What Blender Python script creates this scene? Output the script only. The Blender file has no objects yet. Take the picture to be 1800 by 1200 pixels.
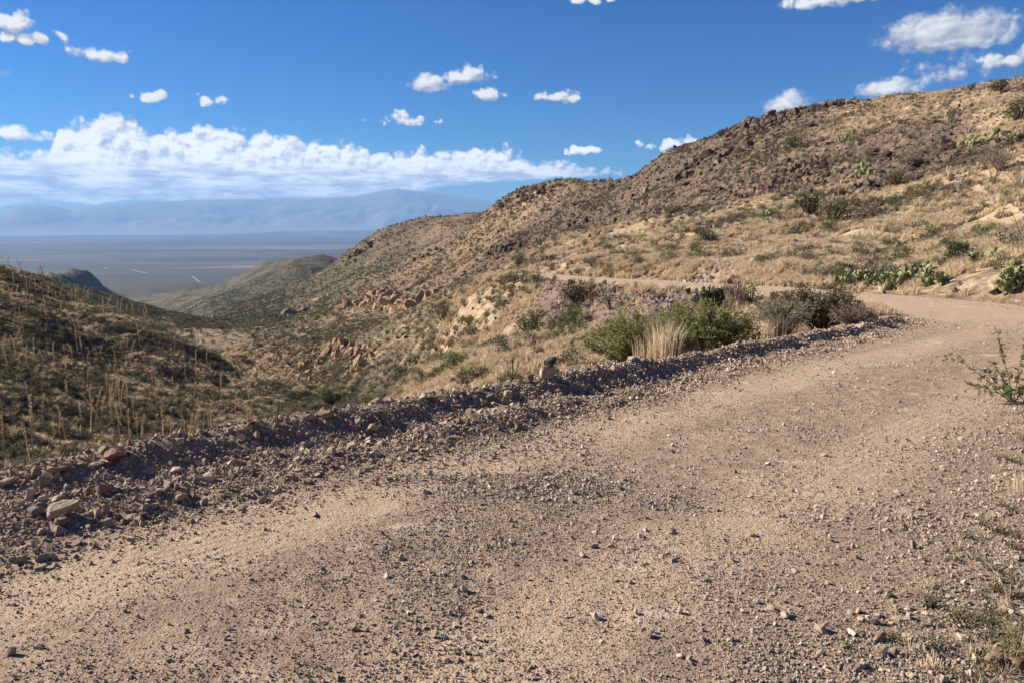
import bpy, bmesh, math, random
import numpy as np
from mathutils import Vector, Matrix, Euler

random.seed(7)
RNG = np.random.default_rng(11)
SC = bpy.context.scene
COL = SC.collection

# ------------------------------------------------------------------ camera, sky, sun, exposure
F_PX, CX, CY = 1300.0, 900.0, 600.0
CAM_H = 1.6
HORIZON = 388.0
PITCH = math.atan((CY - HORIZON) / F_PX)
cam_d = bpy.data.cameras.new('camera')
cam = bpy.data.objects.new('camera', cam_d)
COL.objects.link(cam)
cam.location = (0, 0, CAM_H)
cam.rotation_euler = (math.pi / 2 - PITCH, 0, 0)
cam_d.sensor_width = 36
cam_d.lens = 26
cam_d.clip_start = 0.05
cam_d.clip_end = 200000
SC.camera = cam

SUN_EL = math.radians(29)
SUN_AZ = math.atan2(-0.95, 0.30)            # clockwise from +Y
SUN = Vector((math.sin(SUN_AZ) * math.cos(SUN_EL), math.cos(SUN_AZ) * math.cos(SUN_EL), math.sin(SUN_EL)))
sun_d = bpy.data.lights.new('sun', 'SUN')
sun_d.energy = 5.0
sun_d.angle = math.radians(0.5)
sun_d.color = (1.0, 0.92, 0.80)
sun = bpy.data.objects.new('sun', sun_d)
COL.objects.link(sun)
sun.rotation_euler = SUN.to_track_quat('Z', 'Y').to_euler()
sun.location = SUN * 50

SC.view_settings.view_transform = 'Standard'
SC.view_settings.look = 'None'
SC.view_settings.exposure = 1.2
SC.view_settings.gamma = 1.0
SC.view_settings.use_curve_mapping = False
SC.render.engine = 'CYCLES'
SC.cycles.max_bounces = 6
SC.cycles.diffuse_bounces = 2
SC.cycles.glossy_bounces = 1
SC.cycles.transmission_bounces = 2
SC.cycles.transparent_max_bounces = 8
SC.cycles.volume_bounces = 0
SC.cycles.use_denoising = True
try:
    SC.cycles.denoiser = 'OPENIMAGEDENOISE'
except Exception:
    pass


class NB:
    """tiny node-building helper"""
    def __init__(self, tree):
        self.t = tree
        self.n = tree.nodes
        self.l = tree.links

    def link(self, a, sock):
        if a is None:
            return
        if isinstance(a, bpy.types.NodeSocket):
            self.l.new(a, sock)
        else:
            if sock.type == 'RGBA' and hasattr(a, '__len__') and len(a) == 3:
                a = (*a, 1.0)
            sock.default_value = a

    def node(self, typ, **kw):
        nd = self.n.new(typ)
        for k, v in kw.items():
            setattr(nd, k, v)
        return nd

    def m(self, op, a, b=None, c=None, clamp=False):
        nd = self.node('ShaderNodeMath', operation=op, use_clamp=clamp)
        self.link(a, nd.inputs[0])
        if b is not None:
            self.link(b, nd.inputs[1])
        if c is not None:
            self.link(c, nd.inputs[2])
        return nd.outputs[0]

    def add(self, a, b): return self.m('ADD', a, b)
    def sub(self, a, b): return self.m('SUBTRACT', a, b)
    def mul(self, a, b): return self.m('MULTIPLY', a, b)
    def mad(self, a, b, c): return self.m('MULTIPLY_ADD', a, b, c)

    def vm(self, op, a, b=None, scale=None):
        nd = self.node('ShaderNodeVectorMath', operation=op)
        self.link(a, nd.inputs[0])
        if b is not None:
            self.link(b, nd.inputs[1])
        if scale is not None:
            self.link(scale, nd.inputs['Scale'])
        return nd.outputs['Value'] if op in ('LENGTH', 'DOT_PRODUCT', 'DISTANCE') else nd.outputs['Vector']

    def xyz(self, x, y, z):
        nd = self.node('ShaderNodeCombineXYZ')
        for s, v in zip(nd.inputs, (x, y, z)):
            self.link(v, s)
        return nd.outputs[0]

    def sep(self, v):
        nd = self.node('ShaderNodeSeparateXYZ')
        self.link(v, nd.inputs[0])
        return nd.outputs

    def ss(self, x, lo, hi, a=0.0, b=1.0):
        nd = self.node('ShaderNodeMapRange', interpolation_type='SMOOTHSTEP')
        self.link(x, nd.inputs[0])
        for i, v in enumerate((lo, hi, a, b)):
            self.link(v, nd.inputs[i + 1])
        return nd.outputs[0]

    def noise(self, vec, scale, detail=4, rough=0.55, dist=0.0, color=False):
        nd = self.node('ShaderNodeTexNoise')
        self.link(vec, nd.inputs['Vector'])
        nd.inputs['Scale'].default_value = scale
        nd.inputs['Detail'].default_value = detail
        nd.inputs['Roughness'].default_value = rough
        nd.inputs['Distortion'].default_value = dist
        return nd.outputs['Color'] if color else nd.outputs['Fac']

    def voro(self, vec, scale, feature='F1', out='Distance', rnd=1.0, smooth=None):
        nd = self.node('ShaderNodeTexVoronoi', feature=feature)
        self.link(vec, nd.inputs['Vector'])
        nd.inputs['Scale'].default_value = scale
        nd.inputs['Randomness'].default_value = rnd
        if smooth is not None:
            nd.inputs['Smoothness'].default_value = smooth
        return nd.outputs[out]

    def mix(self, f, a, b, blend='MIX'):
        nd = self.node('ShaderNodeMix', data_type='RGBA', blend_type=blend)
        self.link(f, nd.inputs[0])
        self.link(a, nd.inputs[6])
        self.link(b, nd.inputs[7])
        return nd.outputs[2]

    def attr(self, name, out='Fac'):
        nd = self.node('ShaderNodeAttribute', attribute_name=name)
        return nd.outputs[out]


def ray_dir(px, py):
    dx, dy = (px - CX) / F_PX, (CY - py) / F_PX
    c, s = math.cos(PITCH), math.sin(PITCH)
    return np.array((dx, c + dy * s, -s + dy * c))


def pix_azel(px, py):
    d = ray_dir(px, py)
    return math.atan2(d[0], d[1]), math.atan2(d[2], math.hypot(d[0], d[1]))


# ------------------------------------------------------------------ world: sky with cumulus
world = bpy.data.worlds.new('World')
SC.world = world
world.use_nodes = True
wt = world.node_tree
wt.nodes.clear()
w = NB(wt)
sky = w.node('ShaderNodeTexSky', sky_type='NISHITA')
sky.sun_disc = False
sky.sun_elevation = SUN_EL
sky.sun_rotation = SUN_AZ % (2 * math.pi)
sky.altitude = 1500
sky.air_density = 1.0
sky.dust_density = 0.3
sky.ozone_density = 2.2
SKY_STRENGTH = 0.05

# cloud field as a node group: Vector(az, el, 0) -> density
cg = bpy.data.node_groups.new('cloud_field', 'ShaderNodeTree')
cg.interface.new_socket('Vector', in_out='INPUT', socket_type='NodeSocketVector')
cg.interface.new_socket('Value', in_out='OUTPUT', socket_type='NodeSocketFloat')
g = NB(cg)
gi = g.node('NodeGroupInput')
go = g.node('NodeGroupOutput')
P0 = gi.outputs[0]
warp1 = g.vm('SUBTRACT', g.noise(P0, 22, 5, 0.55, color=True), (0.5, 0.5, 0.5))
warp1 = g.vm('MULTIPLY', warp1, (0.026, 0.012, 0))
P1 = g.vm('ADD', P0, warp1)
sx, sy, sz = g.sep(P1)

def curve(x, pts, lo, hi):
    """float curve over azimuth in radians; pts = [(az, value 0..1)]"""
    nd = g.node('ShaderNodeFloatCurve')
    g.link(g.m('MULTIPLY_ADD', x, 1.0 / (hi - lo), -lo / (hi - lo), clamp=True), nd.inputs['Value'])
    cm = nd.mapping
    c = cm.curves[0]
    pts = sorted(((a - lo) / (hi - lo), v) for a, v in pts)
    pts = [(0.0, pts[0][1])] + [p for p in pts if 0.001 < p[0] < 0.999] + [(1.0, pts[-1][1])]
    while len(c.points) < len(pts):
        c.points.new(0.5, 0.5)
    for p, (a, v) in zip(c.points, pts):
        p.location = (a, v)
        p.handle_type = 'AUTO'
    cm.update()
    return nd.outputs[0]

LO, HI = -0.72, 0.30
ELM = 0.2
def bandcurve(pxy):
    return [(pix_azel(x, y)[0], max(0.0, pix_azel(x, y)[1]) / ELM) for x, y in pxy]
# upper bank of puffs, and the lower flat deck towards the horizon
topc = curve(sx, bandcurve([(-60, 262), (0, 262), (50, 268), (90, 255), (102, 222), (150, 208), (190, 196), (225, 205), (262, 232), (300, 228), (325, 236),
                            (345, 226), (395, 222), (430, 236), (478, 234), (530, 243), (590, 250), (628, 258), (680, 266), (740, 262),
                            (800, 266), (850, 258), (905, 268), (935, 280), (980, 283), (1030, 292), (1070, 300), (1092, 306), (1110, 330), (1200, 345)]), LO, HI)
botc = curve(sx, bandcurve([(-60, 366), (0, 366), (60, 360), (140, 364), (250, 356), (350, 356), (500, 352), (620, 350), (700, 346),
                            (780, 330), (860, 324), (960, 318), (1040, 312), (1080, 308), (1110, 334), (1200, 349)]), LO, HI)
topv = g.mul(topc, ELM)
botv = g.mul(botc, ELM)
bill = g.m('SUBTRACT', 0.55, g.voro(P0, 62, 'SMOOTH_F1', smooth=0.35))
bill2 = g.m('SUBTRACT', 0.5, g.voro(P1, 150, 'SMOOTH_F1', smooth=0.4))
fb = g.sub(g.noise(P0, 70, 6, 0.6), 0.5)
fs = g.sub(g.noise(g.vm('MULTIPLY', P0, (1.0, 3.0, 1.0)), 26, 5, 0.6), 0.5)
puff = g.add(g.mul(bill, 0.016), g.add(g.mul(bill2, 0.006), g.mul(fb, 0.016)))
band_top = g.add(g.sub(topv, sy), puff)
band_bot = g.add(g.sub(sy, botv), g.mul(fs, 0.008))
band = g.m('MULTIPLY', g.m('SMOOTH_MIN', band_top, g.mul(band_bot, 1.6), 0.006), 55.0)
# gap of blue between the left puff bank and the deck
def ell(px, py, rx, ry, gain=1.0):
    a, e = pix_azel(px, py)
    q = g.vm('MULTIPLY', g.vm('SUBTRACT', P1, (a, e, 0)), (F_PX / rx, F_PX / ry, 0))
    # flatter underside: the lower half is squeezed
    q = g.vm('ADD', q, g.vm('MULTIPLY', g.vm('MINIMUM', q, (0, 0, 0)), (0, 0.7, 0)))
    return g.mul(g.sub(1.0, g.vm('LENGTH', q)), gain)


singles = [(820, 137, 42, 18), (752, 151, 36, 20), (855, 167, 28, 13), (984, 172, 42, 12), (708, 213, 44, 11),
           (268, 172, 20, 12), (176, 96, 42, 17), (28, 44, 30, 18), (30, 70, 26, 9), (88, 70, 20, 8), (367, 178, 20, 8),
           (30, 238, 52, 16), (1035, 264, 38, 11), (1660, 62, 98, 36), (1665, 76, 90, 20), (1562, 160, 50, 20), (1385, 188, 40, 26),
           (1450, 2, 80, 14), (1680, 132, 60, 22), (1755, 112, 30, 14), (1772, 55, 14, 22), (1205, 255, 62, 13), 
           (1030, 2, 30, 6), (1860, 90, 60, 22), (-80, 120, 60, 24), (2000, 60, 90, 30), (-200, 220, 120, 26)]
fieldv = band
thin = {(88, 70), (367, 178), (1680, 132), (1755, 118), (1772, 55), (1480, 98), (1450, 8), (1600, 6), (1030, 2)}
for e in singles:
    faint = 0.30 if (e[0], e[1]) in thin else 1.0
    v = ell(e[0], e[1], e[2], e[3], 1.0)
    v = g.add(g.mul(v, faint), g.mul(puff, (F_PX / e[3]) * ((0.75 if e[3] < 20 else 0.5) if faint == 1 else 0.55)))
    # nothing far from the ellipse itself
    v = g.m('MINIMUM', v, g.mul(ell(e[0], e[1], e[2] * 1.7, e[3] * 1.7), 2.0))
    fieldv = g.m('MAXIMUM', fieldv, v)
# elsewhere on the dome: the same kind of bank goes on round the horizon
g.l.new(fieldv, go.inputs[0])

tc = w.node('ShaderNodeTexCoord')
dx_, dy_, dz_ = w.sep(tc.outputs['Generated'])
az = w.m('ARCTAN2', dx_, dy_)
el = w.m('ARCSINE', dz_)
P = w.xyz(az, el, 0.0)
def cf(vec):
    nd = w.node('ShaderNodeGroup')
    nd.node_tree = cg
    w.l.new(vec, nd.inputs[0])
    return nd.outputs[0]
f0 = cf(P)
f1 = cf(w.vm('ADD', P, (-0.006, 0.009, 0)))
f2 = cf(w.vm('ADD', P, (-0.0022, 0.0034, 0)))
alpha = w.ss(w.add(f0, w.mul(w.sub(w.noise(P, 190, 4, 0.65), 0.5), 0.5)), -0.05, 0.50)
lit = w.mad(w.ss(w.sub(f0, f1), -0.35, 0.95), 0.6, w.mul(w.ss(w.sub(f0, f2), -0.15, 0.42), 0.45))
relief = w.noise(w.vm('MULTIPLY', P, (1, 2.2, 1)), 38, 5, 0.6)
lit = w.m('MULTIPLY_ADD', relief, 1.9, w.sub(lit, 0.78), clamp=True)
streak = w.ss(w.noise(w.vm('MULTIPLY', P, (1, 5.5, 1)), 17, 6, 0.62), 0.36, 0.64, 0.05, 1.0)
lit = w.add(w.mul(lit, w.ss(el, 0.045, 0.085)), w.mul(streak, w.ss(el, 0.045, 0.085, 1.0, 0.0)))
ccol = w.mix(lit, (0.30, 0.34, 0.47, 1), (1.0, 0.99, 0.97, 1))
# low cloud painted brighter to make up for the haze in front
low = w.ss(el, 0.0, 0.075, 1.0, 0.0)
ccol = w.vm('SCALE', ccol, scale=w.ss(el, 0.02, 0.16, 1.72, 1.0))
bg1 = w.node('ShaderNodeBackground')
hsv = w.node('ShaderNodeHueSaturation')
hsv.inputs['Saturation'].default_value = 1.4
w.l.new(sky.outputs[0], hsv.inputs['Color'])
w.l.new(w.mix(1.0, hsv.outputs[0], (0.18, 0.58, 0.90), 'MULTIPLY'), bg1.inputs[0])
bg1.inputs[1].default_value = SKY_STRENGTH
bg2 = w.node('ShaderNodeBackground')
w.l.new(ccol, bg2.inputs[0])
bg2.inputs[1].default_value = 0.43
ms = w.node('ShaderNodeMixShader')
w.l.new(alpha, ms.inputs[0])
w.l.new(bg1.outputs[0], ms.inputs[1])
w.l.new(bg2.outputs[0], ms.inputs[2])
wo = w.node('ShaderNodeOutputWorld')
w.l.new(ms.outputs[0], wo.inputs[0])
world.cycles.sampling_method = 'MANUAL'
world.cycles.sample_map_resolution = 512

# ------------------------------------------------------------------ numpy noise
def _h(ix, iy, seed):
    a = (ix.astype(np.int64) * 374761393 + iy.astype(np.int64) * 668265263 + seed * 1442695041) & 0xFFFFFFFF
    a = ((a ^ (a >> 13)) * 1274126177) & 0xFFFFFFFF
    a = ((a ^ (a >> 16)) * 2246822519) & 0xFFFFFFFF
    return ((a ^ (a >> 15)) & 0xFFFFFF) / float(0xFFFFFF)

def vnoise(x, y, seed=0):
    ix, iy = np.floor(x), np.floor(y)
    fx, fy = x - ix, y - iy
    ux, uy = fx * fx * fx * (fx * (fx * 6 - 15) + 10), fy * fy * fy * (fy * (fy * 6 - 15) + 10)
    a, b = _h(ix, iy, seed), _h(ix + 1, iy, seed)
    c, d = _h(ix, iy + 1, seed), _h(ix + 1, iy + 1, seed)
    return (a + (b - a) * ux) * (1 - uy) + (c + (d - c) * ux) * uy

def fbm(x, y, wl, octs=4, seed=0, gain=0.5):
    s, amp, tot = 0, 1.0, 0
    cs, sn = math.cos(0.6), math.sin(0.6)
    x, y = x / wl, y / wl
    for o in range(octs):
        s = s + amp * (vnoise(x, y, seed + o * 17) * 2 - 1)
        tot += amp
        amp *= gain
        x, y = (x * cs - y * sn) * 2.03 + 11.3, (x * sn + y * cs) * 2.03 - 7.1
    return s / tot

def sstep(x, a, b):
    t = np.clip((x - a) / (b - a), 0, 1)
    return t * t * (3 - 2 * t)

# ------------------------------------------------------------------ terrain controls
ctl = []                                     # (azimuth, range, z)
def cp(px, py, r):
    d = ray_dir(px, py)
    ctl.append((math.atan2(d[0], d[1]), r, CAM_H + r * d[2] / math.hypot(d[0], d[1])))
def cz(px, r, z):
    ctl.append((math.atan2((px - CX), F_PX), r, z))
def ca(deg, r, z):
    ctl.append((math.radians(deg), r, z))

# near facing slope of the opposite hill, ridge by ridge (left of the valley)
for px, py, r in [(-150, 430, 175), (0, 478, 170), (100, 520, 165), (200, 562, 155), (300, 600, 145), (400, 640, 128), (480, 672, 112), (540, 702, 97)]:
    cp(px, py, r)
for px, py, r in [(0, 560, 110), (100, 600, 105), (200, 640, 100), (300, 680, 95), (400, 710, 88), (0, 650, 80), (100, 690, 78), (200, 730, 74), (300, 760, 72),
                  (0, 760, 58), (100, 800, 54), (420, 745, 70), (500, 740, 66), (-200, 560, 110), (-200, 700, 65)]:
    cp(px, py, r)
# behind its crest
for px, r, z in [(-150, 260, -22), (0, 250, -30), (100, 245, -34), (200, 240, -38), (300, 200, -41), (400, 155, -36), (470, 135, -32)]:
    cz(px, r, z)
# valley and second ridge
for px, py, r in [(60, 491, 420), (150, 515, 430), (230, 536, 440), (285, 552, 450), (-100, 470, 420), (100, 512, 360), (200, 548, 340), (300, 585, 300),
                  (350, 590, 260), (400, 620, 185), (400, 585, 320), (350, 565, 480), (400, 545, 600), (330, 540, 900), (400, 500, 1500), (300, 520, 1500),
                  (480, 640, 160), (500, 600, 210), (500, 560, 330), (480, 520, 600)]:
    cp(px, py, r)
for px, r, z in [(60, 620, -80), (150, 640, -90), (230, 640, -95), (-100, 640, -75), (60, 1000, -150), (200, 1000, -140), (-100, 1000, -150)]:
    cz(px, r, z)
# gully foot and the slopes of the near side
for px, py, r in [(560, 715, 82), (580, 690, 92), (560, 650, 118), (580, 610, 150), (580, 560, 260), (580, 512, 420), (600, 470, 550), (612, 444, 620),
                  (640, 720, 58), (640, 660, 88), (640, 600, 130), (640, 540, 250), (650, 490, 380), (650, 450, 500), (655, 414, 605),
                  (700, 695, 45), (700, 650, 62), (700, 600, 90), (700, 550, 180), (720, 500, 260), (700, 440, 450), (705, 398, 585),
                  (750, 390, 560), (800, 640, 36), (800, 600, 52), (800, 540, 95), (800, 500, 150), (800, 465, 230), (800, 430, 340), (800, 400, 460), (800, 385, 540),
                  (850, 382, 520), (880, 620, 30), (880, 560, 50), (880, 500, 85), (870, 470, 130), (870, 430, 200), (862, 378, 345),
                  (905, 341, 330), (940, 333, 320), (1000, 329, 300), (1060, 331, 270), (950, 400, 190), (950, 440, 110),
                  (920, 479, 62), (950, 560, 42), (950, 610, 30), (1000, 484, 49), (1000, 462, 58), (1000, 420, 105), (1000, 370, 190),
                  (1050, 486, 45), (1050, 560, 32), (1080, 450, 62), (1080, 400, 115), (1080, 350, 180),
                  (1100, 318, 205), (1180, 262, 190), (1240, 246, 185), (1300, 215, 175), (1430, 183, 165), (1560, 173, 150), (1700, 159, 140), (1800, 143, 130),
                  (1180, 495, 38), (1180, 470, 44), (1180, 440, 60), (1180, 380, 95), (1180, 320, 140),
                  (1300, 506, 33), (1300, 470, 42), (1300, 400, 65), (1300, 320, 105), (1430, 470, 39), (1430, 400, 60), (1430, 320, 90), (1430, 250, 125),
                  (1560, 514, 31), (1560, 480, 37), (1560, 420, 52), (1560, 330, 80), (1560, 250, 110),
                  (1700, 527, 26), (1700, 480, 32), (1700, 420, 43), (1700, 330, 66), (1700, 250, 95),
                  (1800, 542, 23.5), (1800, 480, 29), (1800, 400, 43), (1800, 300, 70), (1800, 220, 95)]:
    cp(px, py, r)
# behind the ridges
for px, r, z in [(612, 760, -60), (655, 750, -50), (705, 760, -45), (800, 700, -40), (900, 450, -12), (1000, 420, -15), (1060, 380, -10), (1100, 300, -2),
                 (1180, 280, 4), (1300, 270, 8), (1430, 260, 10), (1560, 250, 10), (1700, 240, 12), (1800, 230, 14),
                 (700, 1100, -130), (900, 900, -110), (1100, 700, -80), (1300, 700, -70), (1600, 700, -50), (1800, 700, -40), (2400, 700, -20),
                 (900, 1500, -230), (1300, 1500, -230), (1800, 1500, -200)]:
    cz(px, r, z)
# fourth, low spur on the plain's edge
for px, py, r in [(450, 470, 1500), (500, 460, 1480), (560, 456, 1400), (600, 460, 1300), (420, 505, 1250), (520, 490, 1000), (450, 530, 800)]:
    cp(px, py, r)
for px, r, z in [(500, 1900, -190), (580, 1900, -190), (450, 1900, -170)]:
    cz(px, r, z)
# outside the frame
for d, r, z in [(45, 12, 0.4), (45, 25, 3.0), (45, 50, 9), (45, 110, 27), (60, 8, 0.2), (60, 20, 4), (60, 60, 19), (60, 120, 34), (90, 6, 0.3), (90, 20, 5.5), (90, 60, 22), (90, 130, 40),
                (135, 6, 0.2), (135, 20, 4), (135, 60, 18), (135, 130, 36), (180, 8, 0.4), (180, 30, 4), (180, 80, 12), (180, 200, 20), (-180, 8, 0.4), (-180, 30, 4), (-180, 80, 12), (-180, 200, 20),
                (-135, 12, -1), (-135, 30, -7), (-135, 80, -12), (-135, 200, 0), (-90, 8, -1.2), (-90, 20, -7.5), (-90, 60, -21), (-90, 180, -6), (-60, 8, -1.6), (-60, 20, -7.5), (-60, 60, -20), (-60, 180, -6),
                (-60, 450, -30), (-90, 450, -10), (-135, 450, 10), (180, 450, 30), (-180, 450, 30), (135, 450, 40), (90, 450, 40), (60, 450, 10), (45, 300, 20),
                (-60, 1500, -220), (-90, 1500, -160), (-135, 1500, -120), (180, 1500, -100), (-180, 1500, -100), (135, 1500, -100), (90, 1500, -100), (60, 1500, -150)]:
    ca(d, r, z)
# plain
for d in (-180, -135, -90, -60, -45, -33, -22, -11, 0, 11, 22, 33, 45, 60, 90, 135, 180):
    ca(d, 3000, -282); ca(d, 5500, -345); ca(d, 10000, -405); ca(d, 20000, -440); ca(d, 36000, -452)
# just below the road's outer edge the bank falls away; right of it the ground stays level
def edge_line_z(x, y):                       # analytic near ground used as controls
    dl = ((x + 3.1) * -0.7071 + (y - 4.5) * 0.7071)          # distance left of the road's outer edge
    z = -0.04 * y
    if dl > 0.5:
        z -= 0.55 * (dl - 0.5)
    return z
for d in (-40, -34, -28, -20, -12, -4):
    for r in (1.5, 3, 5, 7, 10, 14):
        x, y = r * math.sin(math.radians(d)), r * math.cos(math.radians(d))
        ca(d, r, edge_line_z(x, y))
for d in (4, 12, 20, 28, 34, 40):
    for r in (1.5, 3, 5, 7, 10):
        x, y = r * math.sin(math.radians(d)), r * math.cos(math.radians(d))
        ca(d, r, -0.04 * y)
for px, r, z in [(1000, 13, -1.7), (1000, 20, -3.0), (1100, 13, -1.2), (1100, 20, -2.2), (1200, 15, -1.3), (1200, 22, -1.9), (1300, 15, -0.8), (1300, 22, -1.3), (1400, 20, -1.0), (1500, 21, -0.95), (950, 16, -2.9)]:
    cz(px, r, z)

C = np.array(ctl)
KA = 2.6
Cu, Cv = C[:, 0] * KA, np.log(C[:, 1])
Ct = (C[:, 2] - CAM_H) / C[:, 1]
def tps(d2):
    return 0.5 * d2 * np.log(d2 + 1e-9)
N = len(C)
A_ = np.zeros((N + 3, N + 3))
A_[:N, :N] = tps((Cu[:, None] - Cu) ** 2 + (Cv[:, None] - Cv) ** 2) + np.eye(N) * 2e-4
A_[:N, N] = 1; A_[:N, N + 1] = Cu; A_[:N, N + 2] = Cv
A_[N:, :N] = A_[:N, N:].T
sol = np.linalg.solve(A_, np.concatenate([Ct, [0, 0, 0]]))

# ------------------------------------------------------------------ polar grid
AZ = np.concatenate([np.linspace(-180, -44, 46)[:-1], np.linspace(-44, -36.5, 26)[:-1], np.linspace(-36.5, 36.5, 720), np.linspace(36.5, 44, 26)[1:], np.linspace(44, 180, 46)[1:]])
AZ = np.radians(AZ)
RR = np.concatenate([np.geomspace(0.25, 1.8, 20)[:-1], np.geomspace(1.8, 30, 400)[:-1], np.geomspace(30, 700, 470)[:-1], np.geomspace(700, 22000, 150)[:-1], np.geomspace(22000, 36000, 130)])
LR = np.log(RR)
nA, nR = len(AZ), len(RR)
T = np.empty((nR, nA))
uu = AZ * KA
# solve on a coarser lattice, then interpolate
ca_i = np.unique(np.concatenate([np.arange(0, nA, 3), [nA - 1]]))
cr_i = np.unique(np.concatenate([np.arange(0, nR, 3), [nR - 1]]))
Tc = np.empty((len(cr_i), len(ca_i)))
for k, ri in enumerate(cr_i):
    d2 = (uu[ca_i][:, None] - Cu) ** 2 + (LR[ri] - Cv) ** 2
    Tc[k] = tps(d2) @ sol[:N] + sol[N] + sol[N + 1] * uu[ca_i] + sol[N + 2] * LR[ri]
T1 = np.stack([np.interp(AZ, AZ[ca_i], row) for row in Tc])
T = np.stack([np.interp(LR, LR[cr_i], T1[:, j]) for j in range(nA)], axis=1)
X = RR[:, None] * np.sin(AZ)[None]
Y = RR[:, None] * np.cos(AZ)[None]
R2 = np.broadcast_to(RR[:, None], X.shape)
Z = CAM_H + R2 * T
# keep the plain flat behind the mountains
pl = sstep(np.log(R2), math.log(2200), math.log(4000))
Zpl = np.interp(np.log(R2), np.log([3000, 5500, 10000, 20000, 36000]), [-282, -345, -405, -440, -452])
Z = Z * (1 - pl) + Zpl * pl

# broad relief
w1 = sstep(R2, 60, 160) * (1 - sstep(R2, 2000, 4000))
Z += w1 * 1.5 * fbm(X, Y, 55, 3, 3)
Z += sstep(R2, 34, 60) * (1 - sstep(R2, 300, 500)) * (0.9 * (0.5 - np.abs(fbm(X + 0.4 * Y, Y, 13, 4, 13, .55)) * 2.0) + 0.22 * fbm(X, Y, 1.9, 3, 15))
rid = 1 - np.abs(fbm(X, Y, 26, 3, 9)) * 2.2
Z += sstep(R2, 40, 110) * (1 - sstep(R2, 1500, 2500)) * 0.8 * (1.25 * (rid - 0.6))
w2 = sstep(R2, 260, 450) * (1 - sstep(R2, 2500, 5000))
Z += w2 * 5 * (1 - np.abs(fbm(X, Y, 130, 4, 21)) * 2.4 - 0.5)
Z += sstep(R2, 700, 1200) * (1 - sstep(R2, 2200, 3000)) * 9 * (0.6 - np.abs(fbm(X, Y, 190, 5, 23, .6)) * 2.2)
Z += sstep(R2, 18, 45) * (1 - sstep(R2, 900, 1500)) * 0.30 * fbm(X, Y, 4.5, 4, 5)
Z += sstep(R2, 3000, 6000) * 10 * fbm(X, Y, 2500, 4, 33)

# hills standing on the plain, steep on the side away from the sun
def hill(px, r, h, L, Wd, ang, sharp=1.0):
    global Z
    a = math.atan2(px - CX, F_PX)
    cx_, cy_ = r * math.sin(a), r * math.cos(a)
    ca_, sa_ = math.cos(ang), math.sin(ang)
    u = (X - cx_) * ca_ + (Y - cy_) * sa_
    v = -(X - cx_) * sa_ + (Y - cy_) * ca_
    q = np.sqrt((u / L) ** 2 + (v / Wd) ** 2) + 0.24 * fbm(X, Y, L * 0.6, 5, int(px) + 5, .6)
    Z = Z + h * np.clip(1 - q, 0, 1) ** sharp
hill(84, 1980, 66, 92, 190, 0.1, 0.85)
hill(128, 2030, 46, 100, 150, 0.1, 0.9)
hill(180, 2080, 30, 120, 130, 0.1, 1.0)
hill(5, 2700, 100, 130, 260, 0.1, 0.85)
hill(310, 3600, 30, 500, 300, 0.1)
hill(620, 9500, 60, 1400, 900, 0.1)

# far mountain ranges
sil = [(-400, 372), (-60, 378), (0, 373), (30, 362), (70, 359), (105, 365), (125, 370), (190, 361), (260, 356), (420, 350), (560, 350), (620, 346), (665, 337), (695, 332), (730, 336), (765, 339), (800, 344), (850, 352), (890, 362), (960, 372), (1100, 378), (2400, 376)]
sa = [pix_azel(x, y)[0] for x, y in sil]
st = [math.tan(pix_azel(x, y)[1]) for x, y in sil]
top_t = np.interp(AZ, sa, st)
crest = CAM_H + 33000 * top_t[None] + 450
prof = sstep(R2, 26500, 33000) * (1 - 0.7 * sstep(R2, 33500, 46000))
mr = (1 - np.abs(fbm(X, Y, 5200, 5, 41, 0.55)) * 2.0)
mr = np.clip(mr, 0, 1)
fr = sstep(R2, 26000, 32500)
Z += np.where(R2 > 26200, crest * prof * (0.42 + 0.58 * mr * (1 - prof ** 4) + 0.58 * prof ** 4) * fr ** 0.3, 0)
# nearer foothill line, only some azimuths
low_t = np.interp(AZ, [pix_azel(x, 390)[0] for x in (-400, 0, 300, 460, 620, 760, 900, 2400)], [0.2, 0.1, 0.15, 0.7, 0.9, 1.0, 1.0, 1.0])
Z += np.where(R2 > 23000, 150 * low_t[None] * sstep(R2, 23000, 25000) * (1 - sstep(R2, 25500, 29000)) * mr, 0)

# ------------------------------------------------------------------ the road bench
ROAD = [(-20, -14.5, .75), (-12, -7.6, .32), (-6, -2.1, .08), (-1.25, 2.65, -.106), (4.5, 8.4, -.336), (8.6, 12.5, -.50), (11.2, 15.6, -.63), (12.2, 19.4, -.80), (12.0, 23.5, -.97), (11.0, 28, -1.15),
        (9.2, 33, -1.36), (7.0, 38.5, -1.6), (4.2, 45, -1.9), (1.0, 53, -2.2), (-2.3, 61, -2.55), (-4.5, 70, -3.0), (-4.5, 80, -3.4)]
def catmull(P, step=0.3):
    P = [np.array(p, float) for p in P]
    out = []
    for i in range(len(P) - 1):
        p0, p1, p2, p3 = P[max(i - 1, 0)], P[i], P[i + 1], P[min(i + 2, len(P) - 1)]
        n = max(2, int(np.linalg.norm(p2 - p1) / step))
        for k in range(n):
            t = k / n
            out.append(0.5 * ((2 * p1) + (-p0 + p2) * t + (2 * p0 - 5 * p1 + 4 * p2 - p3) * t * t + (-p0 + 3 * p1 - 3 * p2 + p3) * t ** 3))
    out.append(P[-1])
    return np.array(out)
PATH = catmull(ROAD)
TAN = np.gradient(PATH[:, :2], axis=0)
TAN /= np.linalg.norm(TAN, axis=1)[:, None]
PS = np.concatenate([[0], np.cumsum(np.linalg.norm(np.diff(PATH[:, :2], axis=0), axis=1))])
S_CAM = PS[np.argmin(np.hypot(PATH[:, 0] + 1.25, PATH[:, 1] - 2.65))]
S_TIP = PS[np.argmin(np.hypot(PATH[:, 0] - 11.4, PATH[:, 1] - 16.2))]

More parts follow.
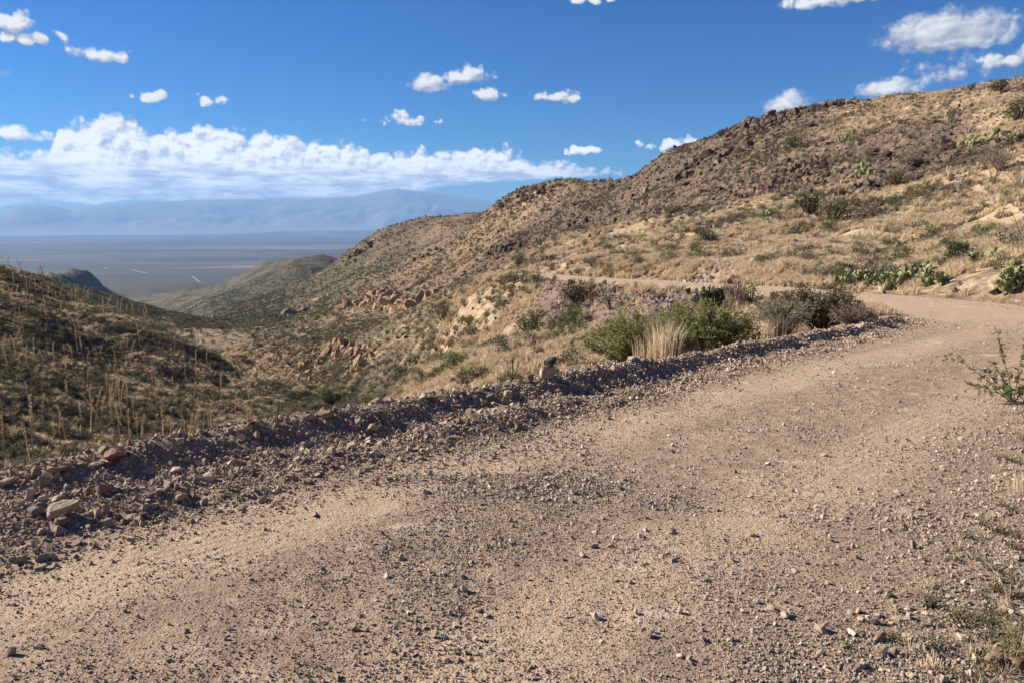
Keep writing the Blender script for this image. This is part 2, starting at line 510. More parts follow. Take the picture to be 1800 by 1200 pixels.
def road_coords(x, y):
    """signed offset left of the centreline, arclength, road z"""
    x, y = np.asarray(x, float).ravel(), np.asarray(y, float).ravel()
    D, S, ZR = np.full(x.shape, 99.0), np.zeros(x.shape), np.zeros(x.shape)
    ok = (np.hypot(x, y) < 92)
    idx = np.nonzero(ok)[0]
    for c in range(0, len(idx), 40000):
        ii = idx[c:c + 40000]
        dx = x[ii, None].astype(np.float32) - PATH[:, 0].astype(np.float32)
        dy = y[ii, None].astype(np.float32) - PATH[:, 1].astype(np.float32)
        k = np.argmin(dx * dx + dy * dy, axis=1)
        ddx, ddy = x[ii] - PATH[k, 0], y[ii] - PATH[k, 1]
        tx, ty = TAN[k, 0], TAN[k, 1]
        along = ddx * tx + ddy * ty
        side = -ddx * ty + ddy * tx
        end = (k == len(PATH) - 1) | (k == 0)
        D[ii] = np.where(end, np.sign(side) * np.hypot(ddx, ddy), side)
        D[ii] = np.where(end & (np.abs(D[ii]) < 5), 5 + np.abs(D[ii]), D[ii])
        S[ii] = PS[k] + np.where(end, 0, along)
        ZR[ii] = np.interp(S[ii], PS, PATH[:, 2])
    return D, S, ZR

def half_left(S):      # road half width on the outer (left) side
    return np.interp(S, [0, S_CAM, S_TIP - 3, S_TIP, S_TIP + 16, PS[-1] - 20], [1.5, 1.5, 2.0, 2.3, 2.0, 0.9])
def half_right(S):
    return np.interp(S, [0, S_CAM - 3, S_CAM + 1, S_CAM + 5, S_CAM + 7.3, S_CAM + 9.3, S_CAM + 12, S_TIP - 2, S_TIP + 3, S_TIP + 16, PS[-1] - 20], [2.8, 2.6, 2.35, 2.1, 1.7, 1.6, 2.9, 3.5, 3.2, 2.5, 1.0])

def berm_w(S):
    return np.interp(S, [S_CAM - 3, S_CAM + 2, S_CAM + 6, S_CAM + 10, S_TIP], [1.05, 0.95, 0.75, 0.6, 0.5])

def berm_h(q, S, x, y):
    """height of the windrow of graded stones; q = distance beyond the road's left edge"""
    e = sstep(-S, -(S_TIP + 1.2), -(S_TIP - 1.5))
    q = q / berm_w(S) + 0.16 * fbm(x, y, 1.7, 2, 66)
    inner = 0.13 * np.clip(0.55 + 1.3 * fbm(x, y, 2.2, 2, 68), 0.1, 1.3) * np.exp(-((q - 0.45) / 0.27) ** 2)
    outer = 0.215 * np.exp(-((q - 1.18) / 0.32) ** 2)
    amp = np.interp(S, [S_CAM - 6, S_CAM, S_CAM + 6, S_TIP - 5, S_TIP], [0.8, 0.85, 0.85, 0.55, 0.35])
    mod_ = 1 + 0.30 * fbm(x, y, 1.3, 3, 71)
    return e * amp * (inner * mod_ * np.interp(S, [S_CAM + 3, S_CAM + 7], [1, .2]) + outer * (1 + 0.22 * fbm(x, y, 0.9, 3, 77)))

Dg, Sg, Zg = [a.reshape(X.shape) for a in road_coords(X, Y)]
hl, hr = half_left(Sg), half_right(Sg)
q = np.where(Dg > 0, Dg - hl, -Dg - hr)
side_l = Dg > 0
bw = np.where(side_l, np.interp(Sg, [0, S_TIP, S_TIP + 14, PS[-1]], [0.9, 1.2, 5.5, 6.0]), 1.8)
off = np.where(side_l & (Sg < S_TIP + 0.5), 1.35 * berm_w(Sg), 0.15)
mroad = 1 - sstep(q - off, 0.0, bw)
mroad = np.where(R2 < 90, mroad, 0)
fade = 1 - sstep(Sg, PS[-1] - 27, PS[-1] - 9)
mroad *= fade
rel = 0.012 * fbm(X, Y, 0.45, 3, 61) + 0.030 * fbm(X, Y, 2.4, 2, 63)
rel = rel * (1 - sstep(R2, 20, 60))
crown = -0.012 * np.clip(Dg, -3, 3) ** 2 * 0.3
Z = Z * (1 - mroad) + (Zg + rel + crown) * mroad
near = (R2 < 40)
Bq = np.where(side_l & near, q, 99)
Z += np.where(near, berm_h(Bq, Sg, X, Y), 0)
Z += np.where(near & (Bq > 0) & (Bq < 2.0), 0.05 * fbm(X, Y, 0.35, 3, 81), 0)
# small grassy lip to the right of the road near the camera
lip = np.where(~side_l & (R2 < 20), sstep(q, 0.1, 1.0) * 0.06, 0)
Z += lip

# distant stretch of the same road, a thin bench
FAR = [(545, 503, 440), (560, 508, 432), (590, 511, 424), (620, 512, 418), (645, 513, 412)]
far_pts = []
for px_, py_, r_ in FAR:
    d = ray_dir(px_, py_)
    hh = math.hypot(d[0], d[1])
    far_pts.append((d[0] / hh * r_, d[1] / hh * r_))
far_pts = catmull([(a, b, 0) for a, b in far_pts], 2.0)[:, :2]
sel = np.nonzero(((R2 > 380) & (R2 < 470)).ravel())[0]
FD = np.full(X.size, 999.0)
dd = np.hypot(X.ravel()[sel, None] - far_pts[:, 0], Y.ravel()[sel, None] - far_pts[:, 1])
FD[sel] = dd.min(1)
FD = FD.reshape(X.shape)

# ------------------------------------------------------------------ height lookup
def _ix(x, y):
    az_ = np.arctan2(x, y)
    lr = np.log(np.maximum(np.hypot(x, y), RR[0]))
    fa = np.interp(az_, AZ, np.arange(nA))
    frr = np.interp(lr, LR, np.arange(nR))
    i, j = np.clip(frr.astype(int), 0, nR - 2), np.clip(fa.astype(int), 0, nA - 2)
    return i, j, frr - i, fa - j
def samp(G, x, y):
    x, y = np.asarray(x, float), np.asarray(y, float)
    i, j, a, b = _ix(x, y)
    return (G[i, j] * (1 - b) + G[i, j + 1] * b) * (1 - a) + (G[i + 1, j] * (1 - b) + G[i + 1, j + 1] * b) * a
def H(x, y):
    return samp(Z, x, y)
def Hn(x, y, e=None):
    r = np.hypot(x, y)
    e = np.maximum(0.08, r * 0.01)
    return np.stack([-(H(x + e, y) - H(x - e, y)) / (2 * e), -(H(x, y + e) - H(x, y - e)) / (2 * e), np.ones_like(r)], -1)
def hit(px, py, rmin=1.8, rmax=2000):
    """first terrain point on the ray through photo pixel (px, py)"""
    d = ray_dir(px, py)
    hh = math.hypot(d[0], d[1])
    rs = np.geomspace(rmin, rmax, 1600)
    zs = CAM_H + rs * d[2] / hh
    hz = H(rs * d[0] / hh, rs * d[1] / hh)
    k = np.nonzero(zs <= hz)[0]
    k = k[0] if len(k) else len(rs) - 1
    r = rs[k]
    return float(r * d[0] / hh), float(r * d[1] / hh), float(hz[k])

def hit_near(px, py, rmin=2.0, rmax=24.0):
    """like hit, but stays on the road and its berm: falls back to the point where the ray passes closest above the ground"""
    d = ray_dir(px, py)
    hh = math.hypot(d[0], d[1])
    rs = np.geomspace(rmin, rmax, 900)
    x, y = rs * d[0] / hh, rs * d[1] / hh
    gap_ = (CAM_H + rs * d[2] / hh - H(x, y)) / rs
    k = np.nonzero(gap_ <= 0)[0]
    if len(k): k = k[0]
    else:
        D, S, _ = road_coords(x, y)
        k = int(np.argmin(np.where((D > 0) & (D - half_left(S) < 1.5), gap_, 9)))
    return float(x[k]), float(y[k]), float(H(x[k], y[k]))

# ------------------------------------------------------------------ materials
def new_mat(name, rough=0.9):
    m = bpy.data.materials.new(name)
    m.use_nodes = True
    m.node_tree.nodes.clear()
    b = NB(m.node_tree)
    out = b.node('ShaderNodeOutputMaterial')
    p = b.node('ShaderNodeBsdfPrincipled')
    p.inputs['Roughness'].default_value = rough
    p.inputs['Specular IOR Level'].default_value = 0.15
    b.l.new(p.outputs[0], out.inputs[0])
    return m, b, p, out
def bump(b, p, h, strength, dist):
    nd = b.node('ShaderNodeBump')
    nd.inputs['Strength'].default_value = strength
    nd.inputs['Distance'].default_value = dist
    b.link(h, nd.inputs['Height'])
    b.l.new(nd.outputs[0], p.inputs['Normal'])

def mat_hill():
    m, b, p, _ = new_mat('dry_hillside_soil', 0.95)
    pos = b.node('ShaderNodeTexCoord').outputs['Object']
    rock, green, grass, red, dirt = [b.attr(a) for a in ('rock', 'green', 'grass', 'red', 'track')]
    n_big = b.noise(pos, 0.06, 5, 0.6)
    n_mid = b.noise(pos, 0.55, 6, 0.65)
    n_sm = b.noise(pos, 3.2, 6, 0.7)
    soil = b.mix(n_sm, (0.125, 0.080, 0.052), (0.29, 0.195, 0.130))
    tan = b.mix(n_sm, (0.28, 0.195, 0.115), (0.60, 0.45, 0.285))
    gsel = b.ss(b.add(b.mul(grass, 0.34), b.add(b.mul(n_mid, 1.1), b.mul(n_sm, 0.55))), 0.86, 1.16)
    c = b.mix(gsel, soil, tan)
    gr = b.mix(n_sm, (0.040, 0.040, 0.020), (0.135, 0.115, 0.064))
    # scrub: scattered round plants seen from far away
    v = b.voro(b.vm('ADD', pos, b.vm('SCALE', b.noise(pos, 0.8, 2, 0.5, color=True), scale=1.2)), 0.50)
    dots = b.ss(v, 0.30, 0.62, 1.0, 0.0)
    gmask = b.ss(b.add(b.mul(green, 0.75), b.add(b.mul(dots, 0.34), b.mul(n_mid, 0.45))), 0.62, 0.92)
    c = b.mix(gmask, c, gr)
    rk = b.mix(n_sm, (0.060, 0.042, 0.032), (0.22, 0.155, 0.115))
    rsel = b.ss(b.add(b.mul(rock, 0.8), b.add(b.mul(n_mid, 0.6), b.mul(n_sm, 0.35))), 0.78, 1.02)
    c = b.mix(rsel, c, rk)
    c = b.mix(b.mul(red, b.ss(n_mid, 0.25, 0.5)), c, b.mix(n_sm, (0.17, 0.10, 0.09), (0.33, 0.22, 0.19)))
    c = b.mix(b.mul(dirt, 0.9), c, b.mix(n_sm, (0.40, 0.30, 0.20), (0.52, 0.41, 0.29)))
    c = b.mix(b.ss(n_big, 0.35, 0.7, 0.0, 0.25), c, (0.14, 0.11, 0.06))
    n_far = b.noise(pos, 0.045, 8, 0.8)
    c = b.mix(b.mul(b.ss(n_far, 0.46, 0.60), b.m('MULTIPLY', green, 0.75, clamp=True)), c, (0.032, 0.032, 0.020))
    c = b.mix(b.mul(b.ss(n_far, 0.46, 0.36), b.m('MULTIPLY', green, 0.5, clamp=True)), c, (0.20, 0.145, 0.09))
    b.l.new(c, p.inputs['Base Color'])
    hgt = b.add(b.add(b.mul(n_mid, 1.2), b.mul(n_sm, 0.35)), b.add(b.mul(dots, 0.35), b.mul(b.mul(b.voro(pos, 1.1), rock), 0.8)))
    bump(b, p, hgt, 0.9, 0.55)
    return m

def mat_road():
    m, b, p, _ = new_mat('packed_gravel_dust', 0.95)
    pos = b.node('ShaderNodeTexCoord').outputs['Object']
    lane = b.attr('lane')
    n1 = b.noise(pos, 0.7, 5, 0.6)
    n2 = b.noise(pos, 6.0, 6, 0.7)
    n3 = b.noise(pos, 45.0, 5, 0.7)
    sp = b.voro(pos, 60.0)
    spc = b.node('ShaderNodeTexVoronoi')
    spc.inputs['Scale'].default_value = 60.0
    b.l.new(pos, spc.inputs['Vector'])
    cell = b.sep(spc.outputs['Color'])[0]
    c = b.mix(b.ss(n2, 0.3, 0.7), (0.255, 0.178, 0.119), (0.40, 0.292, 0.198))
    c = b.mix(b.ss(b.add(b.mul(lane, 0.6), b.mul(n1, 0.6)), 0.42, 0.85), c, (0.43, 0.312, 0.210))
    c = b.mix(b.ss(n1, 0.55, 0.75, 0, 0.5), c, (0.28, 0.185, 0.13))
    c = b.mix(b.ss(n3, 0.45, 0.75, 0, 0.55), c, (0.20, 0.145, 0.11))
    peb = b.mul(b.ss(sp, 0.18, 0.4, 1, 0), b.ss(cell, 0.45, 0.5))
    peb = b.mul(peb, b.ss(lane, 0.0, 1.0, 0.8, 0.3))
    c = b.mix(peb, c, b.mix(b.sep(spc.outputs['Color'])[1], (0.16, 0.115, 0.095), (0.50, 0.40, 0.31)))
    # pale scraped dust patches
    sc_ = b.noise(b.vm('MULTIPLY', pos, (1.0, 1.9, 1.0)), 1.7, 3, 0.5, 0.6)
    c = b.mix(b.ss(sc_, 0.63, 0.70, 0, 0.6), c, (0.55, 0.43, 0.32))
    b.l.new(c, p.inputs['Base Color'])
    hgt = b.add(b.add(b.mul(n3, 0.010), b.mul(n2, 0.03)), b.mul(b.ss(sp, 0.1, 0.45, 0.007, 0), b.ss(cell, 0.35, 0.6)))
    tr = b.node('ShaderNodeTexWave', wave_type='BANDS', bands_direction='X')
    rot = b.node('ShaderNodeVectorRotate', rotation_type='Z_AXIS')
    b.l.new(pos, rot.inputs['Vector'])
    rot.inputs['Angle'].default_value = math.radians(45)
    b.l.new(rot.outputs[0], tr.inputs['Vector'])
    tr.inputs['Scale'].default_value = 4.5
    tr.inputs['Distortion'].default_value = 3.0
    tr.inputs['Detail'].default_value = 2
    hgt = b.add(hgt, b.mul(b.mul(b.mul(tr.outputs['Fac'], lane), b.ss(n1, .45, .6)), 0.0030))
    bump(b, p, hgt, 1.0, 1.0)
    return m

def mat_plain():
    m, b, p, _ = new_mat('desert_plain', 1.0)
    pos = b.node('ShaderNodeTexCoord').outputs['Object']
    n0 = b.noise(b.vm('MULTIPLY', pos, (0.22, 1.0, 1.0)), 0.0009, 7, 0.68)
    n1 = b.noise(b.vm('MULTIPLY', pos, (0.5, 1.0, 1.0)), 0.004, 6, 0.65)
    n2 = b.noise(pos, 0.05, 5, 0.7)
    c = b.mix(n1, (0.040, 0.029, 0.021), (0.098, 0.070, 0.052))
    c = b.mix(b.ss(n0, 0.51, 0.57), c, (0.022, 0.022, 0.020))  # cloud shadow painted into the ground colour as dark bands
    c = b.mix(b.ss(n2, 0.45, 0.7, 0, 0.5), c, (0.07, 0.075, 0.04))
    c = b.mix(b.ss(n0, 0.44, 0.36), c, (0.19, 0.14, 0.11))
    c = b.mix(b.attr('green'), c, b.mix(n2, (0.030, 0.030, 0.016), (0.085, 0.070, 0.040)))
    b.l.new(c, p.inputs['Base Color'])
    bump(b, p, n2, 0.5, 4.0)
    return m

def mat_mountain():
    m, b, p, _ = new_mat('mountain_rock', 1.0)
    pos = b.node('ShaderNodeTexCoord').outputs['Object']
    n = b.noise(pos, 0.0008, 6, 0.65)
    b.l.new(b.mix(n, (0.11, 0.115, 0.12), (0.32, 0.30, 0.28)), p.inputs['Base Color'])
    return m

def mat_stone(name, c1, c2, c3, rough=0.9, nscale=14, strength=0.6):
    m, b, p, _ = new_mat(name, rough)
    pos = b.node('ShaderNodeTexCoord').outputs['Object']
    rnd = b.node('ShaderNodeObjectInfo').outputs['Random']
    off = b.vm('ADD', pos, b.xyz(b.mul(rnd, 91), b.mul(rnd, 37), b.mul(rnd, 53)))
    n = b.noise(off, nscale, 6, 0.65)
    n2 = b.noise(off, nscale * 0.25, 3, 0.6)
    base = b.mix(b.ss(rnd, 0.1, 0.75), c1, c2)
    r2 = b.m('FRACT', b.mul(rnd, 7.31))
    base = b.mix(b.ss(r2, 0.75, 0.95), base, c3)
    c = b.mix(b.ss(n, 0.35, 0.7), b.mix(0.42, base, (0.35, 0.30, 0.28), 'MULTIPLY'), base)
    c = b.mix(b.ss(n2, 0.5, 0.75, 0, 0.45), c, b.mix(0.5, base, (0.50, 0.38, 0.27)))
    b.l.new(c, p.inputs['Base Color'])
    bump(b, p, n, strength, 0.02 * 14 / nscale)
    return m

def mat_leaf(name, c1, c2, trans=0.25, rough=0.7):
    m, b, p, out = new_mat(name, rough)
    rnd = b.node('ShaderNodeObjectInfo').outputs['Random']
    pos = b.node('ShaderNodeTexCoord').outputs['Object']
    n = b.noise(pos, 9.0, 3, 0.6)
    f = b.m('MULTIPLY_ADD', rnd, 0.55, b.sub(b.mul(n, 1.1), 0.3), clamp=True)
    c = b.mix(f, c1, c2)
    b.l.new(c, p.inputs['Base Color'])
    if trans:
        tr = b.node('ShaderNodeBsdfTranslucent')
        b.l.new(c, tr.inputs[0])
        mx = b.node('ShaderNodeMixShader')
        mx.inputs[0].default_value = trans
        b.l.new(p.outputs[0], mx.inputs[1])
        b.l.new(tr.outputs[0], mx.inputs[2])
        b.l.new(mx.outputs[0], out.inputs[0])
    return m

def mat_cliff(name, *a, **k):
    m, b, p, _ = new_mat(name, 0.95)
    pos = b.node('ShaderNodeTexCoord').outputs['Object']
    n = b.noise(pos, .25, 5, .6)
    n2 = b.noise(b.vm('MULTIPLY', pos, (1, 1, 2.2)), 1.3, 6, .7)
    c = b.mix(b.ss(n, .4, .6), (0.33, 0.200, 0.118), (0.52, 0.385, 0.225))
    c = b.mix(b.ss(n2, .35, .6, .65, 0), c, (0.15, 0.085, 0.055))
    b.l.new(c, p.inputs['Base Color'])
    bump(b, p, n2, 1.0, .5)
    return m

M = {}
M['hill'] = mat_hill()
M['road'] = mat_road()
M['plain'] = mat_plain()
M['mountain'] = mat_mountain()
M['gravel'] = mat_stone('road_gravel_stone', (0.35, 0.27, 0.205), (0.53, 0.425, 0.33), (0.74, 0.64, 0.52))
M['bermstone'] = mat_stone('broken_rhyolite_stone', (0.30, 0.215, 0.155), (0.48, 0.365, 0.26), (0.68, 0.55, 0.40))
M['tanstone'] = mat_stone('tan_boulder_rock', (0.43, 0.32, 0.21), (0.50, 0.39, 0.27), (0.48, 0.35, 0.25), nscale=9)
M['redstone'] = mat_stone('reddish_brown_rock', (0.25, 0.15, 0.11), (0.33, 0.21, 0.15), (0.36, 0.25, 0.18), nscale=9)
M['greystone'] = mat_stone('grey_rock', (0.24, 0.20, 0.17), (0.31, 0.26, 0.22), (0.34, 0.29, 0.25), nscale=9)
M['blackstone'] = mat_stone('black_volcanic_rock', (0.030, 0.027, 0.027), (0.05, 0.045, 0.045), (0.06, 0.05, 0.05), 0.75, 9)
M['basalt'] = mat_stone('dark_cliff_rock', (0.062, 0.040, 0.030), (0.125, 0.082, 0.060), (0.27, 0.19, 0.135), nscale=1.6, strength=0.9)
M['tancliff'] = mat_cliff('weathered_tan_cliff_rock', (0.36, 0.235, 0.13), (0.44, 0.31, 0.175), (0.30, 0.16, 0.10), nscale=1.1, strength=1.0)
M['talus'] = mat_stone('pinkish_talus_stone', (0.17, 0.125, 0.115), (0.28, 0.21, 0.19), (0.42, 0.35, 0.31), nscale=6)
M['drygrass'] = mat_leaf('dry_grass_straw', (0.42, 0.305, 0.185), (0.80, 0.65, 0.445), 0.3)
M['greygrass'] = mat_leaf('weathered_grey_twigs', (0.13, 0.095, 0.070), (0.26, 0.20, 0.145), 0.1)
M['olive'] = mat_leaf('olive_scrub_leaf', (0.080, 0.080, 0.040), (0.225, 0.205, 0.110), 0.2)
M['green'] = mat_leaf('green_shrub_leaf', (0.070, 0.090, 0.025), (0.18, 0.20, 0.068), 0.25)
M['dark'] = mat_leaf('dark_evergreen_leaf', (0.022, 0.032, 0.013), (0.060, 0.075, 0.030), 0.15)
M['feather'] = mat_leaf('feathery_green_leaf', (0.115, 0.125, 0.040), (0.32, 0.32, 0.125), 0.35)
M['sage'] = mat_leaf('grey_green_leaf', (0.15, 0.15, 0.090), (0.30, 0.29, 0.19), 0.2)
M['twig'] = mat_leaf('brown_twig', (0.060, 0.042, 0.030), (0.16, 0.115, 0.080), 0.0, 0.9)
M['deadtwig'] = mat_leaf('bleached_dead_twig', (0.22, 0.165, 0.12), (0.36, 0.28, 0.21), 0.0, 0.9)
M['stalk'] = mat_leaf('tan_flower_stalk', (0.50, 0.36, 0.20), (0.72, 0.55, 0.34), 0.1)
M['pad'] = mat_leaf('cactus_pad_skin', (0.095, 0.115, 0.048), (0.30, 0.31, 0.15), 0.0, 0.55)
M['ocot'] = mat_leaf('ocotillo_bark', (0.13, 0.105, 0.075), (0.24, 0.20, 0.145), 0.0, 0.9)

# ------------------------------------------------------------------ mesh helpers
def link(o, parent=None):
    COL.objects.link(o)
    if parent is not None:
        o.parent = parent
    return o
def tag(o, label=None, cat=None, group=None, kind=None):
    if label: o['label'] = label
    if cat: o['category'] = cat
    if group: o['group'] = group
    if kind: o['kind'] = kind
    return o
def empty(name, loc, rz=0, label=None, cat=None, group=None):
    o = bpy.data.objects.new(name, None)
    o.empty_display_size = 0.1
    link(o)
    o.location = loc
    o.rotation_euler = (0, 0, rz)
    return tag(o, label, cat, group)
def obj(name, me, parent=None, loc=(0, 0, 0), rot=(0, 0, 0), scl=1.0):
    o = bpy.data.objects.new(name, me)
    link(o, parent)
    o.location = loc
    o.rotation_euler = rot
    o.scale = (scl, scl, scl) if not hasattr(scl, '__len__') else scl
    return o
def raw_mesh(name, V, Fc, mats, smooth=False, midx=None):
    me = bpy.data.meshes.new(name)
    me.from_pydata([tuple(v) for v in V], [], Fc)
    for m in (mats if isinstance(mats, (list, tuple)) else [mats]):
        me.materials.append(m)
    if midx is not None:
        me.polygons.foreach_set('material_index', midx)
    if smooth:
        me.polygons.foreach_set('use_smooth', [True] * len(me.polygons))
    me.update()
    return me
class MB:
    def __init__(self):
        self.V, self.F, self.I = [], [], []
    def tri(self, a, b, c, mi=0):
        k = len(self.V)
        self.V += [a, b, c]; self.F.append((k, k + 1, k + 2)); self.I.append(mi)
    def quad(self, a, b, c, d, mi=0):
        k = len(self.V)
        self.V += [a, b, c, d]; self.F.append((k, k + 1, k + 2, k + 3)); self.I.append(mi)
    def tube(self, pts, rad, sides=3, mi=0):
        pts = [Vector(p) for p in pts]
        k0 = len(self.V)
        for i, p in enumerate(pts):
            t = (pts[min(i + 1, len(pts) - 1)] - pts[max(i - 1, 0)]).normalized()
            a = t.cross(Vector((0, 0, 1)))
            if a.length < 0.1: a = t.cross(Vector((1, 0, 0)))
            a.normalize(); b = t.cross(a)
            r = rad[i] if hasattr(rad, '__len__') else rad
            for s in range(sides):
                an = 2 * math.pi * s / sides
                self.V.append(tuple(p + a * (math.cos(an) * r) + b * (math.sin(an) * r)))
        for i in range(len(pts) - 1):
            for s in range(sides):
                a0, a1 = k0 + i * sides + s, k0 + i * sides + (s + 1) % sides
                self.F.append((a0, a1, a1 + sides, a0 + sides)); self.I.append(mi)
    def leaf(self, p, d, L, W, mi=0):
        d = Vector(d).normalized()
        s = d.cross(Vector((random.uniform(-1, 1), random.uniform(-1, 1), random.uniform(-1, 1))))
        if s.length < 1e-3: return
        s.normalize()
        p = Vector(p)
        self.quad(tuple(p), tuple(p + d * L * .5 + s * W * .5), tuple(p + d * L), tuple(p + d * L * .5 - s * W * .5), mi)
    def build(self, name, mats, smooth=False):
        return raw_mesh(name, self.V, self.F, mats, smooth, self.I)

def rvec():
    while True:
        v = Vector((random.uniform(-1, 1), random.uniform(-1, 1), random.uniform(-1, 1)))
        if 0.01 < v.length < 1: return v.normalized()

def rock_mesh(name, mat, seed, n=16, sq=(1, .8, .6), subdiv=0, rough=0.0):
    rd = random.Random(seed)
    bm = bmesh.new()
    for _ in range(n):
        v = Vector((rd.gauss(0, 1), rd.gauss(0, 1), rd.gauss(0, 1))).normalized()
        # push towards a box for blocky breaks
        mx = max(abs(v.x), abs(v.y), abs(v.z))
        v = v * (0.55 + 0.45 / mx * 0.75)
        v *= rd.uniform(0.82, 1.05)
        bm.verts.new((v.x * sq[0] * .5, v.y * sq[1] * .5, v.z * sq[2] * .5))
    r = bmesh.ops.convex_hull(bm, input=bm.verts)
    bmesh.ops.delete(bm, geom=[e for e in r['geom_interior'] if isinstance(e, bmesh.types.BMVert)], context='VERTS')
    if subdiv:
        bmesh.ops.bevel(bm, geom=list(bm.edges), offset=0.035, segments=1, affect='EDGES')
        bmesh.ops.triangulate(bm, faces=bm.faces)
        for _ in range(subdiv):
            bmesh.ops.subdivide_edges(bm, edges=list(bm.edges), cuts=1, use_grid_fill=True)
        from mathutils import noise as mn
        for v in bm.verts:
            v.co += v.co.normalized() * rough * (mn.fractal(v.co * 4 + Vector((seed, 0, 0)), 1, 2, 4))
    me = bpy.data.meshes.new(name)
    bm.to_mesh(me)
    bm.free()
    me.materials.append(mat)
    return me

# ------------------------------------------------------------------ terrain masks and meshes
pxl = CX + F_PX * np.tan(np.clip(AZ, -1.2, 1.2)) * math.cos(0)       # approximate photo column of each azimuth
def blob(px, r, wa, wr):
    """soft patch in azimuth / log range"""
    a = math.atan2(px - CX, F_PX)
    return np.exp(-(((AZ[None] - a) * F_PX / wa) ** 2 + ((np.log(R2) - math.log(r)) / wr) ** 2))
nz = fbm(X, Y, 22, 4, 91)
nz2 = fbm(X, Y, 7, 4, 95)
ROCK = sum(blob(*b) for b in [(1340, 168, 120, .10), (1230, 172, 120, .16), (1110, 185, 60, .2), (1240, 110, 90, .22), (1340, 100, 90, .14), (905, 322, 60, .08), (880, 170, 60, .12),
                              (1150, 140, 80, .25), (1260, 62, 50, .2), (1620, 82, 120, .12), (1450, 75, 60, .12), (1060, 262, 70, .08), (1300, 130, 160, .25), (1560, 105, 120, .15), (1000, 170, 120, .25), (640, 600, 60, .06), (700, 500, 60, .12)])
ROCK = np.clip(ROCK, 0, 1.2) + 0.25 * nz
crest_r = np.interp(AZ, [math.atan2(p - CX, F_PX) for p in (0, 300, 400, 480, 560)], [172, 148, 131, 115, 88])[None]
behind = sstep(R2, crest_r * 1.03, crest_r * 1.12) * (1 - sstep(R2, 260, 380)) * sstep(-AZ[None], -math.atan2(680 - CX, F_PX), -math.atan2(600 - CX, F_PX))
GREEN = 0.95 * sstep(R2, 240, 500) * sstep(-AZ[None] + 0.10 * nz, -math.atan2(830 - CX, F_PX), -math.atan2(640 - CX, F_PX)) + 0.35 * sstep(-AZ[None], -math.atan2(640 - CX, F_PX), -math.atan2(540 - CX, F_PX)) * (1 - 0.7 * behind) + 0.45 * blob(760, 120, 130, .6) + sum(0.7 * blob(*b) for b in [(660, 60, 120, .3), (620, 170, 90, .25), (1000, 34, 60, .15), (600, 82, 60, .2), (1420, 60, 60, .1), (500, 300, 90, .35)])
GREEN = GREEN + 0.35 * nz
GRASS = sum(b_ for b_ in [blob(1600, 45, 400, .5), blob(1400, 52, 300, .4), 0.8 * blob(1150, 75, 160, .25), 0.9 * blob(1500, 110, 300, .3), 0.7 * blob(950, 260, 90, .2), 0.5 * blob(800, 55, 140, .5), 0.4 * blob(650, 130, 100, .3), .6 * blob(500, 90, 120, .3), .5 * blob(1000, 100, 120, .4)])
GRASS = GRASS + 0.3 * nz2 + 0.22 * behind
RED = np.clip(1.1 * blob(530, 400, 24, .10) + 1.3 * blob(1120, 33, 90, .20) + 1.0 * blob(1010, 39, 60, .15) + 1.0 * blob(1225, 29, 60, .12) + 0.6 * blob(1290, 44, 110, .14), 0, 1)
trk = np.clip(1.2 - np.abs(FD) / 2.2, 0, 1)
TRACK = trk + np.clip(1.2 * blob(705, 92, 6, .12), 0, 1) + 0.8 * np.clip(blob(560, 418, 16, .03), 0, 1)
PLG = (1 - sstep(R2, 3500, 6500)) * np.ones_like(X)
lanes = np.exp(-((Dg - 1.0 - 0.15 * np.sin(Sg * .25)) / .42) ** 2) + np.exp(-((Dg + 0.45 - 0.35 * np.sin(Sg * .16)) / .42) ** 2)
LANE = np.clip(lanes, 0, 1)
LANE = np.where(Sg > S_TIP - 6, np.maximum(LANE, sstep(Sg, S_TIP - 6, S_TIP) * 0.8), LANE)

vid = np.arange(nR * nA).reshape(nR, nA)
qm = 0.25 * (q[:-1, :-1] + q[1:, :-1] + q[:-1, 1:] + q[1:, 1:])
rm = R2[:-1, :-1]
inroad = (qm < 0.12) & (rm < 90) & (Sg[:-1, :-1] < PS[-1] - 20) & (np.abs(Dg[:-1, :-1]) < 6)
inberm = (~inroad) & side_l[:-1, :-1] & (qm < 1.85 * berm_w(Sg[:-1, :-1])) & (rm < 40) & (Sg[:-1, :-1] < S_TIP + 0.6) & (Sg[:-1, :-1] > 0.5)
azm = np.broadcast_to(AZ[None, :-1], rm.shape)
a570 = math.atan2(585 - CX, F_PX)
low_gully = np.interp(azm, [math.atan2(p - CX, F_PX) for p in (-400, 300, 500, 585)], [50, 60, 66, 84])
inleft = (~inroad) & (~inberm) & (azm < a570) & (rm > low_gully) & (rm < np.interp(azm, [math.atan2(p - CX, F_PX) for p in (0, 300, 400, 540)], [250, 210, 158, 100])) & (azm > -1.4)
inmtn = rm > 26000
inplain = (~inmtn) & (rm > 2150)
inhill = ~(inroad | inberm | inleft | inmtn | inplain)
